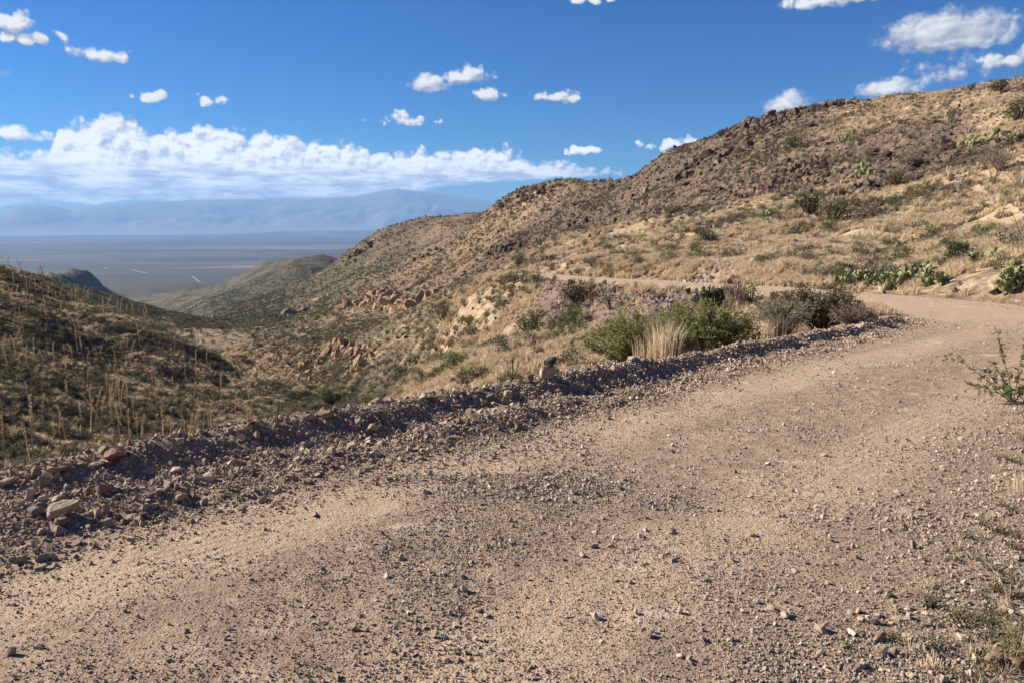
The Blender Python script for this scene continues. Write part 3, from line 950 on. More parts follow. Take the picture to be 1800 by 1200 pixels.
def submesh(name, mask, mat, attrs, label=None):
    fi = np.nonzero(mask)
    quads = np.stack([vid[fi[0], fi[1]], vid[fi[0], fi[1] + 1], vid[fi[0] + 1, fi[1] + 1], vid[fi[0] + 1, fi[1]]], 1)
    used, inv = np.unique(quads.ravel(), return_inverse=True)
    V = np.stack([X.ravel()[used], Y.ravel()[used], Z.ravel()[used]], 1).astype(np.float32)
    me = bpy.data.meshes.new(name)
    me.vertices.add(len(V))
    me.vertices.foreach_set('co', V.ravel())
    nf = len(quads)
    me.loops.add(nf * 4)
    me.loops.foreach_set('vertex_index', inv.astype(np.int32)[::1].reshape(nf, 4)[:, ::-1].ravel())
    me.polygons.add(nf)
    me.polygons.foreach_set('loop_start', np.arange(0, nf * 4, 4, dtype=np.int32))
    me.polygons.foreach_set('use_smooth', np.ones(nf, bool))
    me.update(calc_edges=True)
    for k, A in attrs.items():
        at = me.attributes.new(k, 'FLOAT', 'POINT')
        at.data.foreach_set('value', np.asarray(A).ravel()[used].astype(np.float32))
    me.materials.append(mat)
    o = obj(name, me)
    tag(o, label, kind='structure')
    return o
HA = {'rock': ROCK, 'green': GREEN, 'grass': GRASS, 'red': RED, 'track': TRACK}
submesh('road', inroad, M['road'], {'lane': LANE}, 'pale dusty gravel road bending right then left round the hill')
submesh('berm_ground', inberm, M['road'], {'lane': LANE * 0}, 'low ridge of graded earth along the outer edge of the road')
submesh('hillside', inhill, M['hill'], HA, 'dry grassy and rocky hillside with the road cut across it')
submesh('opposite_hillside', inleft, M['hill'], HA, 'scrub covered slope across the gully on the left')
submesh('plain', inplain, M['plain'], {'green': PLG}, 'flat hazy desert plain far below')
submesh('mountain_range', inmtn, M['mountain'], {}, 'pale blue mountain range on the horizon')

# ------------------------------------------------------------------ scattered stuff by geometry nodes
def variants(cname, meshes):
    c = bpy.data.collections.new(cname)
    for i, me in enumerate(meshes):
        o = bpy.data.objects.new('%s_%02d' % (cname, i), me)
        c.objects.link(o)
    return c
def scatter(name, coll, P3, rot, scl, idx, label, cat=None, kind='stuff'):
    me = bpy.data.meshes.new(name)
    n = len(P3)
    me.vertices.add(n)
    me.vertices.foreach_set('co', np.asarray(P3, np.float32).ravel())
    a = me.attributes.new('rot', 'FLOAT_VECTOR', 'POINT'); a.data.foreach_set('vector', np.asarray(rot, np.float32).ravel())
    scl = np.asarray(scl, np.float32)
    if scl.ndim == 1: scl = np.repeat(scl[:, None], 3, 1)
    a = me.attributes.new('scl', 'FLOAT_VECTOR', 'POINT'); a.data.foreach_set('vector', scl.ravel())
    a = me.attributes.new('idx', 'INT', 'POINT'); a.data.foreach_set('value', np.asarray(idx, np.int32))
    o = obj(name, me)
    ng = bpy.data.node_groups.new('scatter_' + name, 'GeometryNodeTree')
    ng.interface.new_socket('Geometry', in_out='INPUT', socket_type='NodeSocketGeometry')
    ng.interface.new_socket('Geometry', in_out='OUTPUT', socket_type='NodeSocketGeometry')
    nn, ll = ng.nodes, ng.links
    i_, o_ = nn.new('NodeGroupInput'), nn.new('NodeGroupOutput')
    iop = nn.new('GeometryNodeInstanceOnPoints')
    ci = nn.new('GeometryNodeCollectionInfo')
    ci.inputs['Collection'].default_value = coll
    ci.inputs['Separate Children'].default_value = True
    ci.inputs['Reset Children'].default_value = True
    def at(nm, t):
        x = nn.new('GeometryNodeInputNamedAttribute'); x.data_type = t; x.inputs['Name'].default_value = nm
        return [s for s in x.outputs if s.enabled and s.name == 'Attribute'][0]
    ll.new(i_.outputs[0], iop.inputs['Points'])
    ll.new(ci.outputs[0], iop.inputs['Instance'])
    iop.inputs['Pick Instance'].default_value = True
    ll.new(at('idx', 'INT'), iop.inputs['Instance Index'])
    e2r = nn.new('FunctionNodeEulerToRotation')
    ll.new(at('rot', 'FLOAT_VECTOR'), e2r.inputs[0])
    ll.new(e2r.outputs[0], iop.inputs['Rotation'])
    ll.new(at('scl', 'FLOAT_VECTOR'), iop.inputs['Scale'])
    ll.new(iop.outputs[0], o_.inputs[0])
    md = o.modifiers.new('scatter', 'NODES')
    md.node_group = ng
    return tag(o, label, cat, kind=kind)

def polar_points(n, r0, r1, px0, px1, power=0.0):
    """n random points; density per area ~ r**power"""
    a0, a1 = math.atan2(px0 - CX, F_PX), math.atan2(px1 - CX, F_PX)
    a = RNG.uniform(a0, a1, n)
    k = 2 + power
    u_ = RNG.uniform(0, 1, n)
    r = (r0 ** k + (r1 ** k - r0 ** k) * u_) ** (1 / k) if abs(k) > 1e-6 else r0 * (r1 / r0) ** u_
    return r * np.sin(a), r * np.cos(a)
def rrot(n, tilt=math.pi):
    return np.stack([RNG.uniform(-tilt, tilt, n), RNG.uniform(-tilt, tilt, n), RNG.uniform(-math.pi, math.pi, n)], 1)

# --- gravel on the road
grav = [rock_mesh('gravel_%d' % i, M['gravel'], 100 + i, 9 + i % 4, (1, random.uniform(.6, .95), random.uniform(.4, .7))) for i in range(10)]
bstn = [rock_mesh('bermstone_%d' % i, M['bermstone'], 200 + i, 10 + i % 5, (1, random.uniform(.6, .95), random.uniform(.45, .8))) for i in range(12)]
cgrav, cbst = variants('gravel_pieces', grav), variants('stone_pieces', bstn)
GP, GS = [], []
for n, r0, r1, s0, sg in [(150000, 2.0, 5.0, .0085, .45), (120000, 4.5, 9.5, .0125, .45), (80000, 9, 20, .018, .42), (22000, 20, 60, .03, .4)]:
    x, y = polar_points(n, r0, r1, -80, 1900, -0.6)
    D, S, _ = road_coords(x, y)
    qq = np.where(D > 0, D - half_left(S), -D - half_right(S))
    ln = np.clip(np.exp(-((D - 1.0 - .15 * np.sin(S * .25)) / .42) ** 2) + np.exp(-((D + .45 - .35 * np.sin(S * .16)) / .42) ** 2), 0, 1)
    patch = fbm(x, y, 1.5, 3, 201) + 0.5 * fbm(x, y, .35, 2, 205)
    edge = sstep(-D, 1.2, 2.6) * .5 + sstep(D, 1.7, 2.6) * .9
    dens = np.clip(0.50 + 0.55 * patch - .18 * ln + edge, 0.03, 1.0)
    if r0 >= 9: dens *= 0.6
    ok = (qq < 0.9) & (RNG.uniform(0, 1, n) < dens)
    x, y, D, patch = x[ok], y[ok], D[ok], patch[ok]
    s = s0 * np.exp(RNG.normal(0, sg, len(x))) * (1 + .55 * np.clip(patch, 0, 1) + .5 * edge[ok])
    big = RNG.uniform(0, 1, len(x)) < 0.012
    s = np.where(big, s * RNG.uniform(1.8, 3.2, len(x)), s)
    s = np.minimum(s, 0.07)
    GP.append(np.stack([x, y, H(x, y) + s * .12], 1)); GS.append(s)
GP, GS = np.concatenate(GP), np.concatenate(GS)
n = len(GP)
scatter('road_gravel', cgrav, GP, rrot(n), GS, RNG.integers(0, 10, n), 'loose gravel strewn over the dirt road')

# --- stones of the berm
def berm_points(n, s_lo, s_hi, q_lo, q_hi):
    s = RNG.uniform(s_lo, s_hi, n)
    qd = RNG.uniform(q_lo, q_hi, n)
    off_ = half_left(s) + qd * berm_w(s)
    tx, ty = np.interp(s, PS, TAN[:, 0]), np.interp(s, PS, TAN[:, 1])
    x = np.interp(s, PS, PATH[:, 0]) - ty * off_
    y = np.interp(s, PS, PATH[:, 1]) + tx * off_
    return x, y, s, qd
BP, BS = [], []
for n, a, b_, sz in [(80000, S_CAM - 4, S_CAM + 6, .023), (42000, S_CAM + 5, S_TIP + .6, .030)]:
    x, y, s, qd = berm_points(n, a, b_, -0.75, 1.95)
    keep = RNG.uniform(0, 1, n) < (.15 + .85 * sstep(qd, -.4, .2)) * np.clip(sstep(qd, -.75, -.2), .10, 1) * np.where(s > S_TIP - 3, 1 - sstep(qd, .9, 1.8) * .8, 1)
    x, y, qd = x[keep], y[keep], qd[keep]
    sc_ = np.minimum(sz * np.exp(RNG.normal(0, .52, len(x))), .10) * (0.75 + 0.25 * sstep(qd, -.2, .5))
    BP.append(np.stack([x, y, H(x, y) + sc_ * RNG.uniform(-.2, .2, len(x))], 1)); BS.append(sc_)
BP, BS = np.concatenate(BP), np.concatenate(BS)
ordb = np.argsort(-BS / np.hypot(BP[:, 0], BP[:, 1]))
vis = [k for k in ordb if abs(BP[k, 0] / BP[k, 1]) < 0.71 and BP[k, 1] > 1]
ind = vis[:235]
rest = np.setdiff1d(np.arange(len(BP)), ind)
n = len(rest)
scatter('berm_stones', cbst, BP[rest], rrot(n), BS[rest], RNG.integers(0, 12, n), 'mass of broken stones piled in a low ridge along the road edge')
for c, k in enumerate(ind):
    o = obj('stone', bstn[c % 12], None, (BP[k, 0], BP[k, 1], float(H(BP[k, 0], BP[k, 1])) + BS[k] * .08), tuple(rrot(1)[0]), BS[k] * RNG.uniform(.95, 1.35))
    tag(o, 'fist sized broken brown stone lying in the ridge of rubble beside the road', 'stone', 'larger stones in the berm')

# --- named boulders
def boulder(px, py, wpx, mat, label, sq=(1, .75, .6), seed=1, rz=0.0, tilt=(0, 0), sink=.12, cat='rock', name='boulder', lift=0.0, at=None):
    x, y, z = at if at else hit_near(px, py)
    d = math.hypot(x, y)
    s = wpx / F_PX * math.sqrt(x * x + y * y + (z - CAM_H) ** 2)
    me = rock_mesh(name, M[mat], seed, 18, sq, 1, 0.05)
    o = obj(name, me, None, (x, y, z + s * sq[2] * (.5 - sink) + lift), (tilt[0], tilt[1], rz), s)
    tag(o, label, cat)
    return o
boulder(110, 905, 62, 'tanstone', 'broad pale tan slab, the largest light rock in the berm', (1, .62, .42), 3, .5, (.25, -.25))
boulder(62, 905, 34, 'greystone', 'pale grey stone just beside the broad tan slab', (1, .7, .5), 4, .2, (.1, -.2))
boulder(203, 812, 44, 'redstone', 'squat reddish brown rock on the crest above the slab', (1, .8, .62), 5, 1.2)
boulder(172, 820, 34, 'tanstone', 'flat pale stone leaning on the squat reddish crest rock', (1, .6, .3), 6, .3, (.2, -.3))
boulder(186, 868, 32, 'redstone', 'upright angular brown stone in the furrow behind the slab', (.85, .7, .8), 7, .6)
boulder(228, 915, 30, 'tanstone', 'small buff stone on the inner ridge right of the slab', (1, .8, .5), 8, .1)
boulder(252, 910, 20, 'redstone', 'dark brown angular stone next to the small buff stone', (1, .8, .6), 9, .9)
boulder(78, 985, 24, 'greystone', 'rounded grey stone at the foot of the berm below the slab', (1, .8, .6), 10, .4)
boulder(108, 925, 26, 'redstone', 'brown stone tucked under the broad tan slab', (1, .8, .6), 31, .4)
boulder(12, 855, 32, 'tanstone', 'tan wedge of rock at the picture edge on the outer ridge', (1, .6, .45), 11, .2, (.2, -.3))
boulder(100, 832, 40, 'redstone', 'long low brown rock lying along the crest of the outer ridge', (1, .5, .34), 12, .4)
boulder(318, 880, 24, 'tanstone', 'small tan block on the inner ridge uphill of the buff stone', (1, .8, .7), 32, .8)
boulder(75, 1000, 17, 'bermstone', 'small dark stone at the berm toe near the rounded grey stone', (1, .8, .6), 33, .8)
boulder(78, 880, 18, 'bermstone', 'little brown stone behind the pale grey stone', (1, .8, .6), 34, .8)
boulder(572, 735, 36, 'redstone', 'reddish brown rock on the berm crest in front of the gully', (1, .7, .5), 13, .3)
boulder(540, 738, 20, 'tanstone', 'pale little block left of the reddish crest rock', (1, .7, .7), 14, .3)
boulder(588, 725, 16, 'greystone', 'grey round stone behind the reddish crest rock', (1, .9, .8), 15, .3)
boulder(655, 760, 24, 'tanstone', 'buff angular rock on the inner ridge midway along the berm', (1, .7, .8), 16, .7)
boulder(668, 735, 26, 'greystone', 'grey brown rock sitting behind the buff inner rock', (1, .7, .7), 17, .2)
boulder(862, 702, 24, 'greystone', 'smooth grey stone in front of the boulder carrying a black slab', (1, .7, .6), 18, .2, (0, -.3))
boulder(893, 702, 26, 'tanstone', 'tan cube shaped rock casting a shadow on the berm', (1, .85, .75), 19, .5)
b1 = boulder(962, 666, 42, 'tanstone', 'blocky tan boulder with a black slab on top, on the berm crest', (1, .85, .74), 20, .3, (0, 0), .1)
zt = b1.location.z + 0.21 * b1.scale[0]
b2 = boulder(0, 0, 46, 'blackstone', 'black flat slab resting on top of the tan boulder', (1, .8, .34), 21, .3, (.10, -.30), 0, name='boulder', at=(b1.location.x + .05, b1.location.y, zt))
boulder(930, 672, 20, 'redstone', 'dark reddish rock left of the boulder carrying the slab', (1, .8, .9), 22, .5)
boulder(950, 682, 17, 'tanstone', 'small cream stone below the boulder carrying the slab', (1, .8, .7), 23, .5)
boulder(990, 674, 27, 'tanstone', 'tilted flat buff stone right of the boulder carrying the slab', (1, .7, .32), 24, .4, (.15, -.5))
boulder(1080, 655, 20, 'tanstone', 'lone tan block on the berm below the green bush', (.9, .8, .9), 25, .8)
boulder(1156, 622, 44, 'blackstone', 'long jet black chunk of rock in front of the dry grass clump', (1, .5, .36), 26, -.05, (0, .12))
boulder(1110, 634, 18, 'bermstone', 'small brown stone between the tan block and the black chunk', (1, .8, .6), 35, -.2)
boulder(1465, 572, 24, 'tanstone', 'flat pale rock near the far end of the berm under the dark bush', (1, .7, .35), 27, 0)
boulder(1512, 580, 19, 'tanstone', 'rounded pinkish tan rock at the far tip of the berm', (1, .9, .7), 28, .3)
boulder(1745, 1165, 34, 'redstone', 'red brown stone half buried at the weedy road edge', (1, .8, .6), 29, .3)
boulder(1790, 1175, 30, 'redstone', 'rust coloured stone at the lower corner of the road edge', (1, .8, .6), 30, .3)
rs = [(840, 1075, 16), (855, 1083, 14), (835, 1070, 15), (1140, 1118, 20), (1235, 1125, 15), (1355, 1072, 18), (1380, 1085, 18), (1195, 1155, 14), (1210, 1160, 14), (1545, 1085, 16), (1512, 1090, 15),
      (1322, 942, 14), (1498, 930, 8), (905, 993, 10), (850, 965, 12), (1625, 1100, 16), (1688, 1125, 18), (1645, 1155, 16), (1620, 985, 14), (1680, 985, 12), (1590, 1042, 12), (1770, 900, 10),
      (1330, 1060, 15), (1400, 1065, 13), (1420, 1090, 13), (1305, 1075, 12), (830, 1060, 9), (870, 1070, 10), (645, 1190, 10), (655, 1165, 9), (220, 1075, 9), (1560, 1010, 10), (1700, 1060, 12)]
for i, (px, py, wp) in enumerate(rs):
    o = boulder(px, py, wp, ['bermstone', 'gravel', 'tanstone'][i % 3], 'small angular stone lying loose on the dirt road surface', (1, .8, .6), 300 + i, i * 1.7, name='stone', cat='stone')
    o['group'] = 'loose stones on the road'

# --- talus on the fill slope below the far road
tal = [rock_mesh('talus_%d' % i, M['talus'], 400 + i, 10, (1, .8, .5)) for i in range(6)]
ctal = variants('talus_pieces', tal)
x, y = polar_points(60000, 24, 52, 930, 1330, 0)
redv = samp(RED, x, y)
D, S, _ = road_coords(x, y)
ok = (redv * (0.6 + fbm(x, y, 3, 3, 301)) > RNG.uniform(.1, .8, len(x))) & (np.abs(D) > 2.6)
x, y = x[ok][:14000], y[ok][:14000]
s = .11 * np.exp(RNG.normal(0, .5, len(x)))
n = len(x)
scatter('talus', ctal, np.stack([x, y, H(x, y) + s * .1], 1), rrot(n), s, RNG.integers(0, 6, n), 'pinkish grey broken stones spilling down below the far road')

# ------------------------------------------------------------------ plants
def tuft_mesh(name, mat, nb=34, h=.5, spread=.22, wd=.018, seed=0, lean=.5):
    rd = random.Random(seed)
    mb = MB()
    for _ in range(nb):
        a = rd.uniform(0, 2 * math.pi)
        r = rd.uniform(0, spread * .4)
        L = h * rd.uniform(.55, 1.1)
        out = rd.uniform(.05, lean) * L
        bx, by = r * math.cos(a), r * math.sin(a)
        a2 = a + rd.uniform(-.5, .5)
        tx, ty = bx + out * math.cos(a2), by + out * math.sin(a2)
        mx_, my_ = bx + out * .3 * math.cos(a2), by + out * .3 * math.sin(a2)
        pa = rd.uniform(0, math.pi)
        wx, wy = wd * math.cos(pa) * .5, wd * math.sin(pa) * .5
        mb.quad((bx - wx, by - wy, -.03), (bx + wx, by + wy, -.03), (mx_ + wx, my_ + wy, L * .6), (mx_ - wx, my_ - wy, L * .6))
        mb.tri((mx_ - wx, my_ - wy, L * .6), (mx_ + wx, my_ + wy, L * .6), (tx, ty, L * rd.uniform(.85, 1)))
    return mb.build(name, mat)
def shrub_parts(seed, R=.5, h=.6, ntw=14, nleaf=190, L=.09, W=.045, clumps=16, fill=0.9):
    """returns (stem builder, leaf builder)"""
    random.seed(seed)
    st, lf = MB(), MB()
    ends = []
    for _ in range(ntw):
        a = random.uniform(0, 2 * math.pi)
        e = random.uniform(.15, 1.0)
        tip = Vector((math.cos(a) * R * e, math.sin(a) * R * e, h * random.uniform(.55, 1.0) * math.sqrt(max(.1, 1 - .75 * e * e))))
        mid = tip * .5 + Vector((random.uniform(-.1, .1) * R, random.uniform(-.1, .1) * R, .08 * h))
        st.tube([(0, 0, -.04), mid, tip], [.022 * R * 2, .014 * R * 2, .004 * R * 2])
        ends.append((mid, tip))
    cl = []
    for _ in range(clumps):
        m_, t_ = random.choice(ends)
        c = m_.lerp(t_, random.uniform(.3, 1.05))
        cl.append((c, random.uniform(.12, .28) * R * 1.3))
    for _ in range(nleaf):
        c, r = random.choice(cl)
        d = rvec()
        p = c + d * r * random.uniform(.3, 1.0)
        if p.z < 0: p.z = random.uniform(0, .1)
        lf.leaf(p, d + Vector((0, 0, .5)) + rvec() * .6, L * random.uniform(.6, 1.3), W * random.uniform(.7, 1.3))
    return st, lf
def shrub_mesh(name, leafmat, seed, **kw):
    st, lf = shrub_parts(seed, **kw)
    k = len(st.V)
    return raw_mesh(name, st.V + lf.V, st.F + [tuple(i + k for i in f) for f in lf.F], [M['twig'], leafmat], False, [0] * len(st.F) + [1] * len(lf.F))
def rosette(name, mat, seed, n=40, L=.5, wd=.025):
    rd = random.Random(seed)
    mb = MB()
    for _ in range(n):
        a = rd.uniform(0, 2 * math.pi); e = rd.uniform(.1, 1.45)
        d = Vector((math.cos(a) * math.cos(e), math.sin(a) * math.cos(e), math.sin(e)))
        s = Vector((-math.sin(a), math.cos(a), 0)) * wd * .5
        t = d * L * rd.uniform(.7, 1.05)
        mb.tri(tuple(-s), tuple(s), tuple(t))
    return mb.build(name, mat)

tufts = [tuft_mesh('dry_tuft_%d' % i, M['drygrass'], 36, .5, .3, .022, 500 + i, .75) for i in range(5)]
ctuft = variants('grass_tufts', tufts)
scrubs = ([shrub_mesh('scrub_%d' % i, M['olive'], 600 + i) for i in range(3)] + [shrub_mesh('scrub_%d' % (i + 3), M['green'], 610 + i) for i in range(2)] +
          [shrub_mesh('scrub_%d' % (i + 5), M['greygrass'], 620 + i, nleaf=150, L=.12, W=.018, clumps=22) for i in range(3)] +
          [shrub_mesh('scrub_8', M['dark'], 630)] + [rosette('scrub_9', M['sage'], 640, 46, .55, .03), shrub_mesh('scrub_10', M['sage'], 645)])
cscrub = variants('scrub_plants', scrubs)
hrock = [rock_mesh('hillrock_%d' % i, M['basalt'], 700 + i, 11, (1, .8, .65)) for i in range(6)]
chrock = variants('hill_rocks', hrock)

def clear_of_road(x, y, m=0.3):
    D, S, _ = road_coords(x, y)
    qq = np.where(D > 0, D - half_left(S), -D - half_right(S))
    berm_ = (D > 0) & (qq < 1.9) & (S < S_TIP + 1)
    return (qq > m) & ~berm_
def slope_visible(x, y):
    """cheap occlusion test along the ray from the camera"""
    r = np.hypot(x, y)
    t = (H(x, y) + .6 - CAM_H) / r
    ok = np.ones(len(x), bool)
    for f in (.97, .92, .85, .75, .65, .5, .35, .2):
        xx, yy = x * f, y * f
        ok &= ((H(xx, yy) - CAM_H) / (r * f)) < t + .004
    return ok

# region sets: (count, r0, r1, px0, px1, power)
CACTI = [hit(px, py) for px, py in [(1507, 500), (1490, 502), (1525, 500), (1572, 504), (1590, 500), (1608, 490), (1634, 500), (1655, 500), (1722, 462), (1790, 500)]]
def near_cactus(x, y, m=1.3):
    return np.min([np.hypot(x - c[0] * .985, y - c[1] * .985) for c in CACTI], axis=0) < m
def place(n, r0, r1, p0, p1, pw=0.0, clear=0.45):
    x, y = polar_points(n, r0, r1, p0, p1, pw)
    ok = clear_of_road(x, y)
    x, y = x[ok], y[ok]
    ok = slope_visible(x, y) & ~near_cactus(x, y, clear)
    return x[ok], y[ok]

# dry grass everywhere
TP, TS = [], []
for n, r0, r1, p0, p1, pw, sc0 in [(60000, 19, 60, 1000, 2000, 0, .75), (120000, 60, 190, 900, 2000, -.3, .95), (30000, 12, 60, 560, 1150, 0, .8), (70000, 60, 330, 520, 1100, -.5, 1.0), (120000, 45, 190, -100, 620, -.2, 1.0), (60000, 200, 640, 500, 1100, -.5, 1.5)]:
    x, y = place(n, r0, r1, p0, p1, pw)
    gv = samp(GRASS, x, y)
    rk = samp(ROCK, x, y)
    gr_ = samp(GREEN, x, y)
    rd_ = samp(RED, x, y)
    pr = np.clip(.06 + .33 * gv + 1.9 * fbm(x, y, 3.2, 4, 333, .6) - .55 * np.clip(rk, 0, 1) - .25 * np.clip(gr_, 0, 1) - rd_ * .6, .03, 1)
    ok = RNG.uniform(0, 1, len(x)) < pr
    x, y = x[ok], y[ok]
    TP.append(np.stack([x, y, H(x, y)], 1)); TS.append(sc0 * RNG.uniform(.45, 1.15, len(x)))
TP, TS = np.concatenate(TP), np.concatenate(TS)
n = len(TP)
rt = rrot(n, .18)
print('grass tufts', n)
scatter('dry_grass', ctuft, TP, rt, TS, RNG.integers(0, 5, n), 'tufts of straw coloured grass over the hillsides')

# rocks on the hills
x, y = place(190000, 24, 400, 560, 2000, -.5)
rk = samp(ROCK, x, y)
pr = np.clip(.62 * rk + .6 * fbm(x, y, 4.2, 4, 345) + .02, .04, 1) * .6
ok = RNG.uniform(0, 1, len(x)) < pr
x, y = x[ok], y[ok]
n = len(x)
rr_ = np.hypot(x, y)
s = (.20 + .0014 * rr_) * np.exp(RNG.normal(0, .5, n))
print('hill rocks', n)
scatter('scattered_rocks', chrock, np.stack([x, y, H(x, y) + s * .1], 1), rrot(n), s, RNG.integers(0, 6, n), 'dark volcanic rocks scattered over the hillsides')

# scrub
SP, SS, SI, SG = [], [], [], []
for n, r0, r1, p0, p1, pw, lab in [(10500, 24, 75, 1000, 2000, 0, 0), (60000, 60, 200, 900, 2000, -.2, 0), (1800, 14, 60, 620, 1100, 0, 1), (22000, 55, 330, 520, 1080, -.4, 1), (42000, 48, 195, -100, 620, -.1, 2), (46000, 200, 1200, 200, 1100, -.5, 3), (16000, 300, 700, -100, 500, -.2, 3)]:
    x, y = place(n, r0, r1, p0, p1, pw, 1.3)
    gr_ = np.clip(samp(GREEN, x, y), 0, 1)
    rd_ = samp(RED, x, y)
    pr = np.clip(.30 + .6 * gr_ + .6 * fbm(x, y, 5, 3, 351) - .5 * rd_ - .10 * samp(behind, x, y) + (.15 if lab >= 2 else 0) - (.10 if lab == 0 else 0), .02, 1)
    ok = RNG.uniform(0, 1, len(x)) < pr
    x, y, gr_ = x[ok], y[ok], gr_[ok]
    n = len(x)
    base = {0: .85, 1: .9, 2: 1.0, 3: 1.9}[lab]
    s = base * RNG.uniform(.5, 1.0, n) * np.exp(RNG.normal(0, .25, n))
    pw_ = {0: [.14, .09, .10, .05, .03, .19, .19, .17, .05, .0, .04], 1: [.15, .12, .12, .10, .08, .11, .11, .08, .04, .03, .06], 2: [.12, .10, .10, .05, .04, .12, .10, .08, .05, .16, .08], 3: [.2, .18, .17, .1, .08, .06, .06, .05, .05, .0, .05]}[lab]
    i = RNG.choice(11, n, p=np.array(pw_) / sum(pw_))
    SP.append(np.stack([x, y, H(x, y) - .03], 1)); SS.append(s); SI.append(i); SG.append(np.full(n, lab))
SP, SS, SI, SG = [np.concatenate(a) for a in (SP, SS, SI, SG)]
print('scrub', len(SP))
size = SS / np.hypot(SP[:, 0], SP[:, 1])
order = np.argsort(-size)
order = [k for k in order if abs(SP[k, 0] / max(SP[k, 1], .1)) < .69 and SI[k] != 9][:230]
ind = set(order)
rest = np.array([k for k in range(len(SP)) if k not in ind])
n = len(rest)
scatter('scrub', cscrub, SP[rest], rrot(n, .12), SS[rest], SI[rest], 'low desert scrub covering the hillsides')
LAB = {0: 'on the grassy slope above the road', 1: 'on the slope below the far road', 2: 'on the shaded slope across the gully', 3: 'on the distant valley slopes'}
KINDL = {0: 'olive', 1: 'olive', 2: 'olive', 3: 'bright green', 4: 'bright green', 5: 'grey twiggy', 6: 'grey twiggy', 7: 'grey twiggy', 8: 'dark green', 10: 'pale grey-green'}
parts_cache = {}
def shrub_thing(loc, s, kind, label, group=None, seed=600, name='shrub', rz=0.0, **kw):
    key = (kind, seed, tuple(sorted(kw.items())))
    if key not in parts_cache:
        st, lf = shrub_parts(seed, **kw)
        parts_cache[key] = (st.build('stem', M['twig']), lf.build('foliage', M[kind]))
    a, b_ = parts_cache[key]
    t = empty(name, loc, rz, label, 'shrub', group)
    t.scale = (s, s, s)
    obj('stem', a, t); obj('foliage', b_, t)
    return t
sk = {0: ('olive', 600), 1: ('olive', 601), 2: ('olive', 602), 3: ('green', 610), 4: ('green', 611), 5: ('greygrass', 620), 6: ('greygrass', 621), 7: ('greygrass', 622), 8: ('dark', 630), 10: ('sage', 645)}
for k in order:
    mt, sd = sk[int(SI[k])]
    kw = dict(nleaf=150, L=.12, W=.018, clumps=22) if mt == 'greygrass' else dict(nleaf=260)
    shrub_thing(SP[k], float(SS[k]), mt, 'small %s shrub %s' % (KINDL[int(SI[k])], LAB[int(SG[k])]), 'small shrubs ' + LAB[int(SG[k])], sd, rz=float(RNG.uniform(0, 6)), **kw)

# --- shrubs one can single out
def px_size(px, py, wpx):
    x, y, z = hit(px, py)
    return (x, y, z - .03), wpx / F_PX * math.hypot(x, y)
NAMED = [  # px, py(base), width px, kind, label
    (1680, 464, 58, 'dark', 'round dark green shrub above the roadside prickly pears'),
    (1347, 468, 36, 'olive', 'small olive shrub on the grassy bank above the road bend, left one of two'),
    (1424, 466, 34, 'olive', 'small olive shrub on the grassy bank above the road bend, right one of two'),
    (1418, 376, 56, 'dark', 'dark green shrub high on the slope, upper of a pair'),
    (1462, 390, 66, 'olive', 'wide dark shrub high on the slope, lower of a pair'),
    (1238, 430, 44, 'olive', 'olive shrub beside dark rocks above the far road'),
    (1016, 535, 70, 'dark', 'dark green bush at the top of the talus slope under the far road'),
    (1000, 572, 46, 'olive', 'olive shrub on the left margin of the talus slope'),
    (930, 590, 70, 'green', 'low green shrub on the slope left of the talus'),
    (800, 655, 70, 'green', 'low green shrub just beyond the berm and left of the bare bush'),
    (575, 706, 44, 'green', 'bright green shrub at the bottom of the gully'),
    (1578, 330, 50, 'olive', 'olive shrub below the clumped cactus on the upper slope'),
    (1790, 215, 60, 'olive', 'grey green shrub under the ridge at the picture edge'),
    (1755, 165, 34, 'dark', 'dark bush standing out on the skyline at the far right'),
    (1706, 160, 16, 'dark', 'tiny round dark bush on the skyline'),
    (1268, 242, 20, 'dark', 'dark bush at the start of the rocky rim on the skyline'),
    (1600, 300, 44, 'greygrass', 'grey twiggy shrub on the upper slope near an ocotillo'),
    (1755, 305, 52, 'greygrass', 'wide grey twiggy shrub on the upper slope near the picture edge'),
    (440, 748, 26, 'dark', 'dark round shrub low on the shaded slope near the berm'),
    (105, 690, 34, 'dark', 'dark round bush half way down the shaded slope'),
    (112, 762, 30, 'dark', 'dark round bush near the foot of the shaded slope'),
    (434, 642, 18, 'dark', 'dark bushy plant standing on the spur above the tan cliff'),
    (1395, 262, 40, 'olive', 'olive shrub beneath the dark rim rocks'),
    (1120, 470, 36, 'olive', 'olive shrub at the uphill edge of the far road'),
    (910, 470, 40, 'olive', 'dark shrub where the far road disappears'),
]
for i, (px, py, wp, kd, lab) in enumerate(NAMED):
    loc, sz = px_size(px, py, wp)
    shrub_thing(loc, sz, kd, lab, None, 900 + i, h=.62, nleaf=900, L=.05 if kd != 'greygrass' else .12, W=.028 if kd != 'greygrass' else .012, clumps=46, ntw=24)

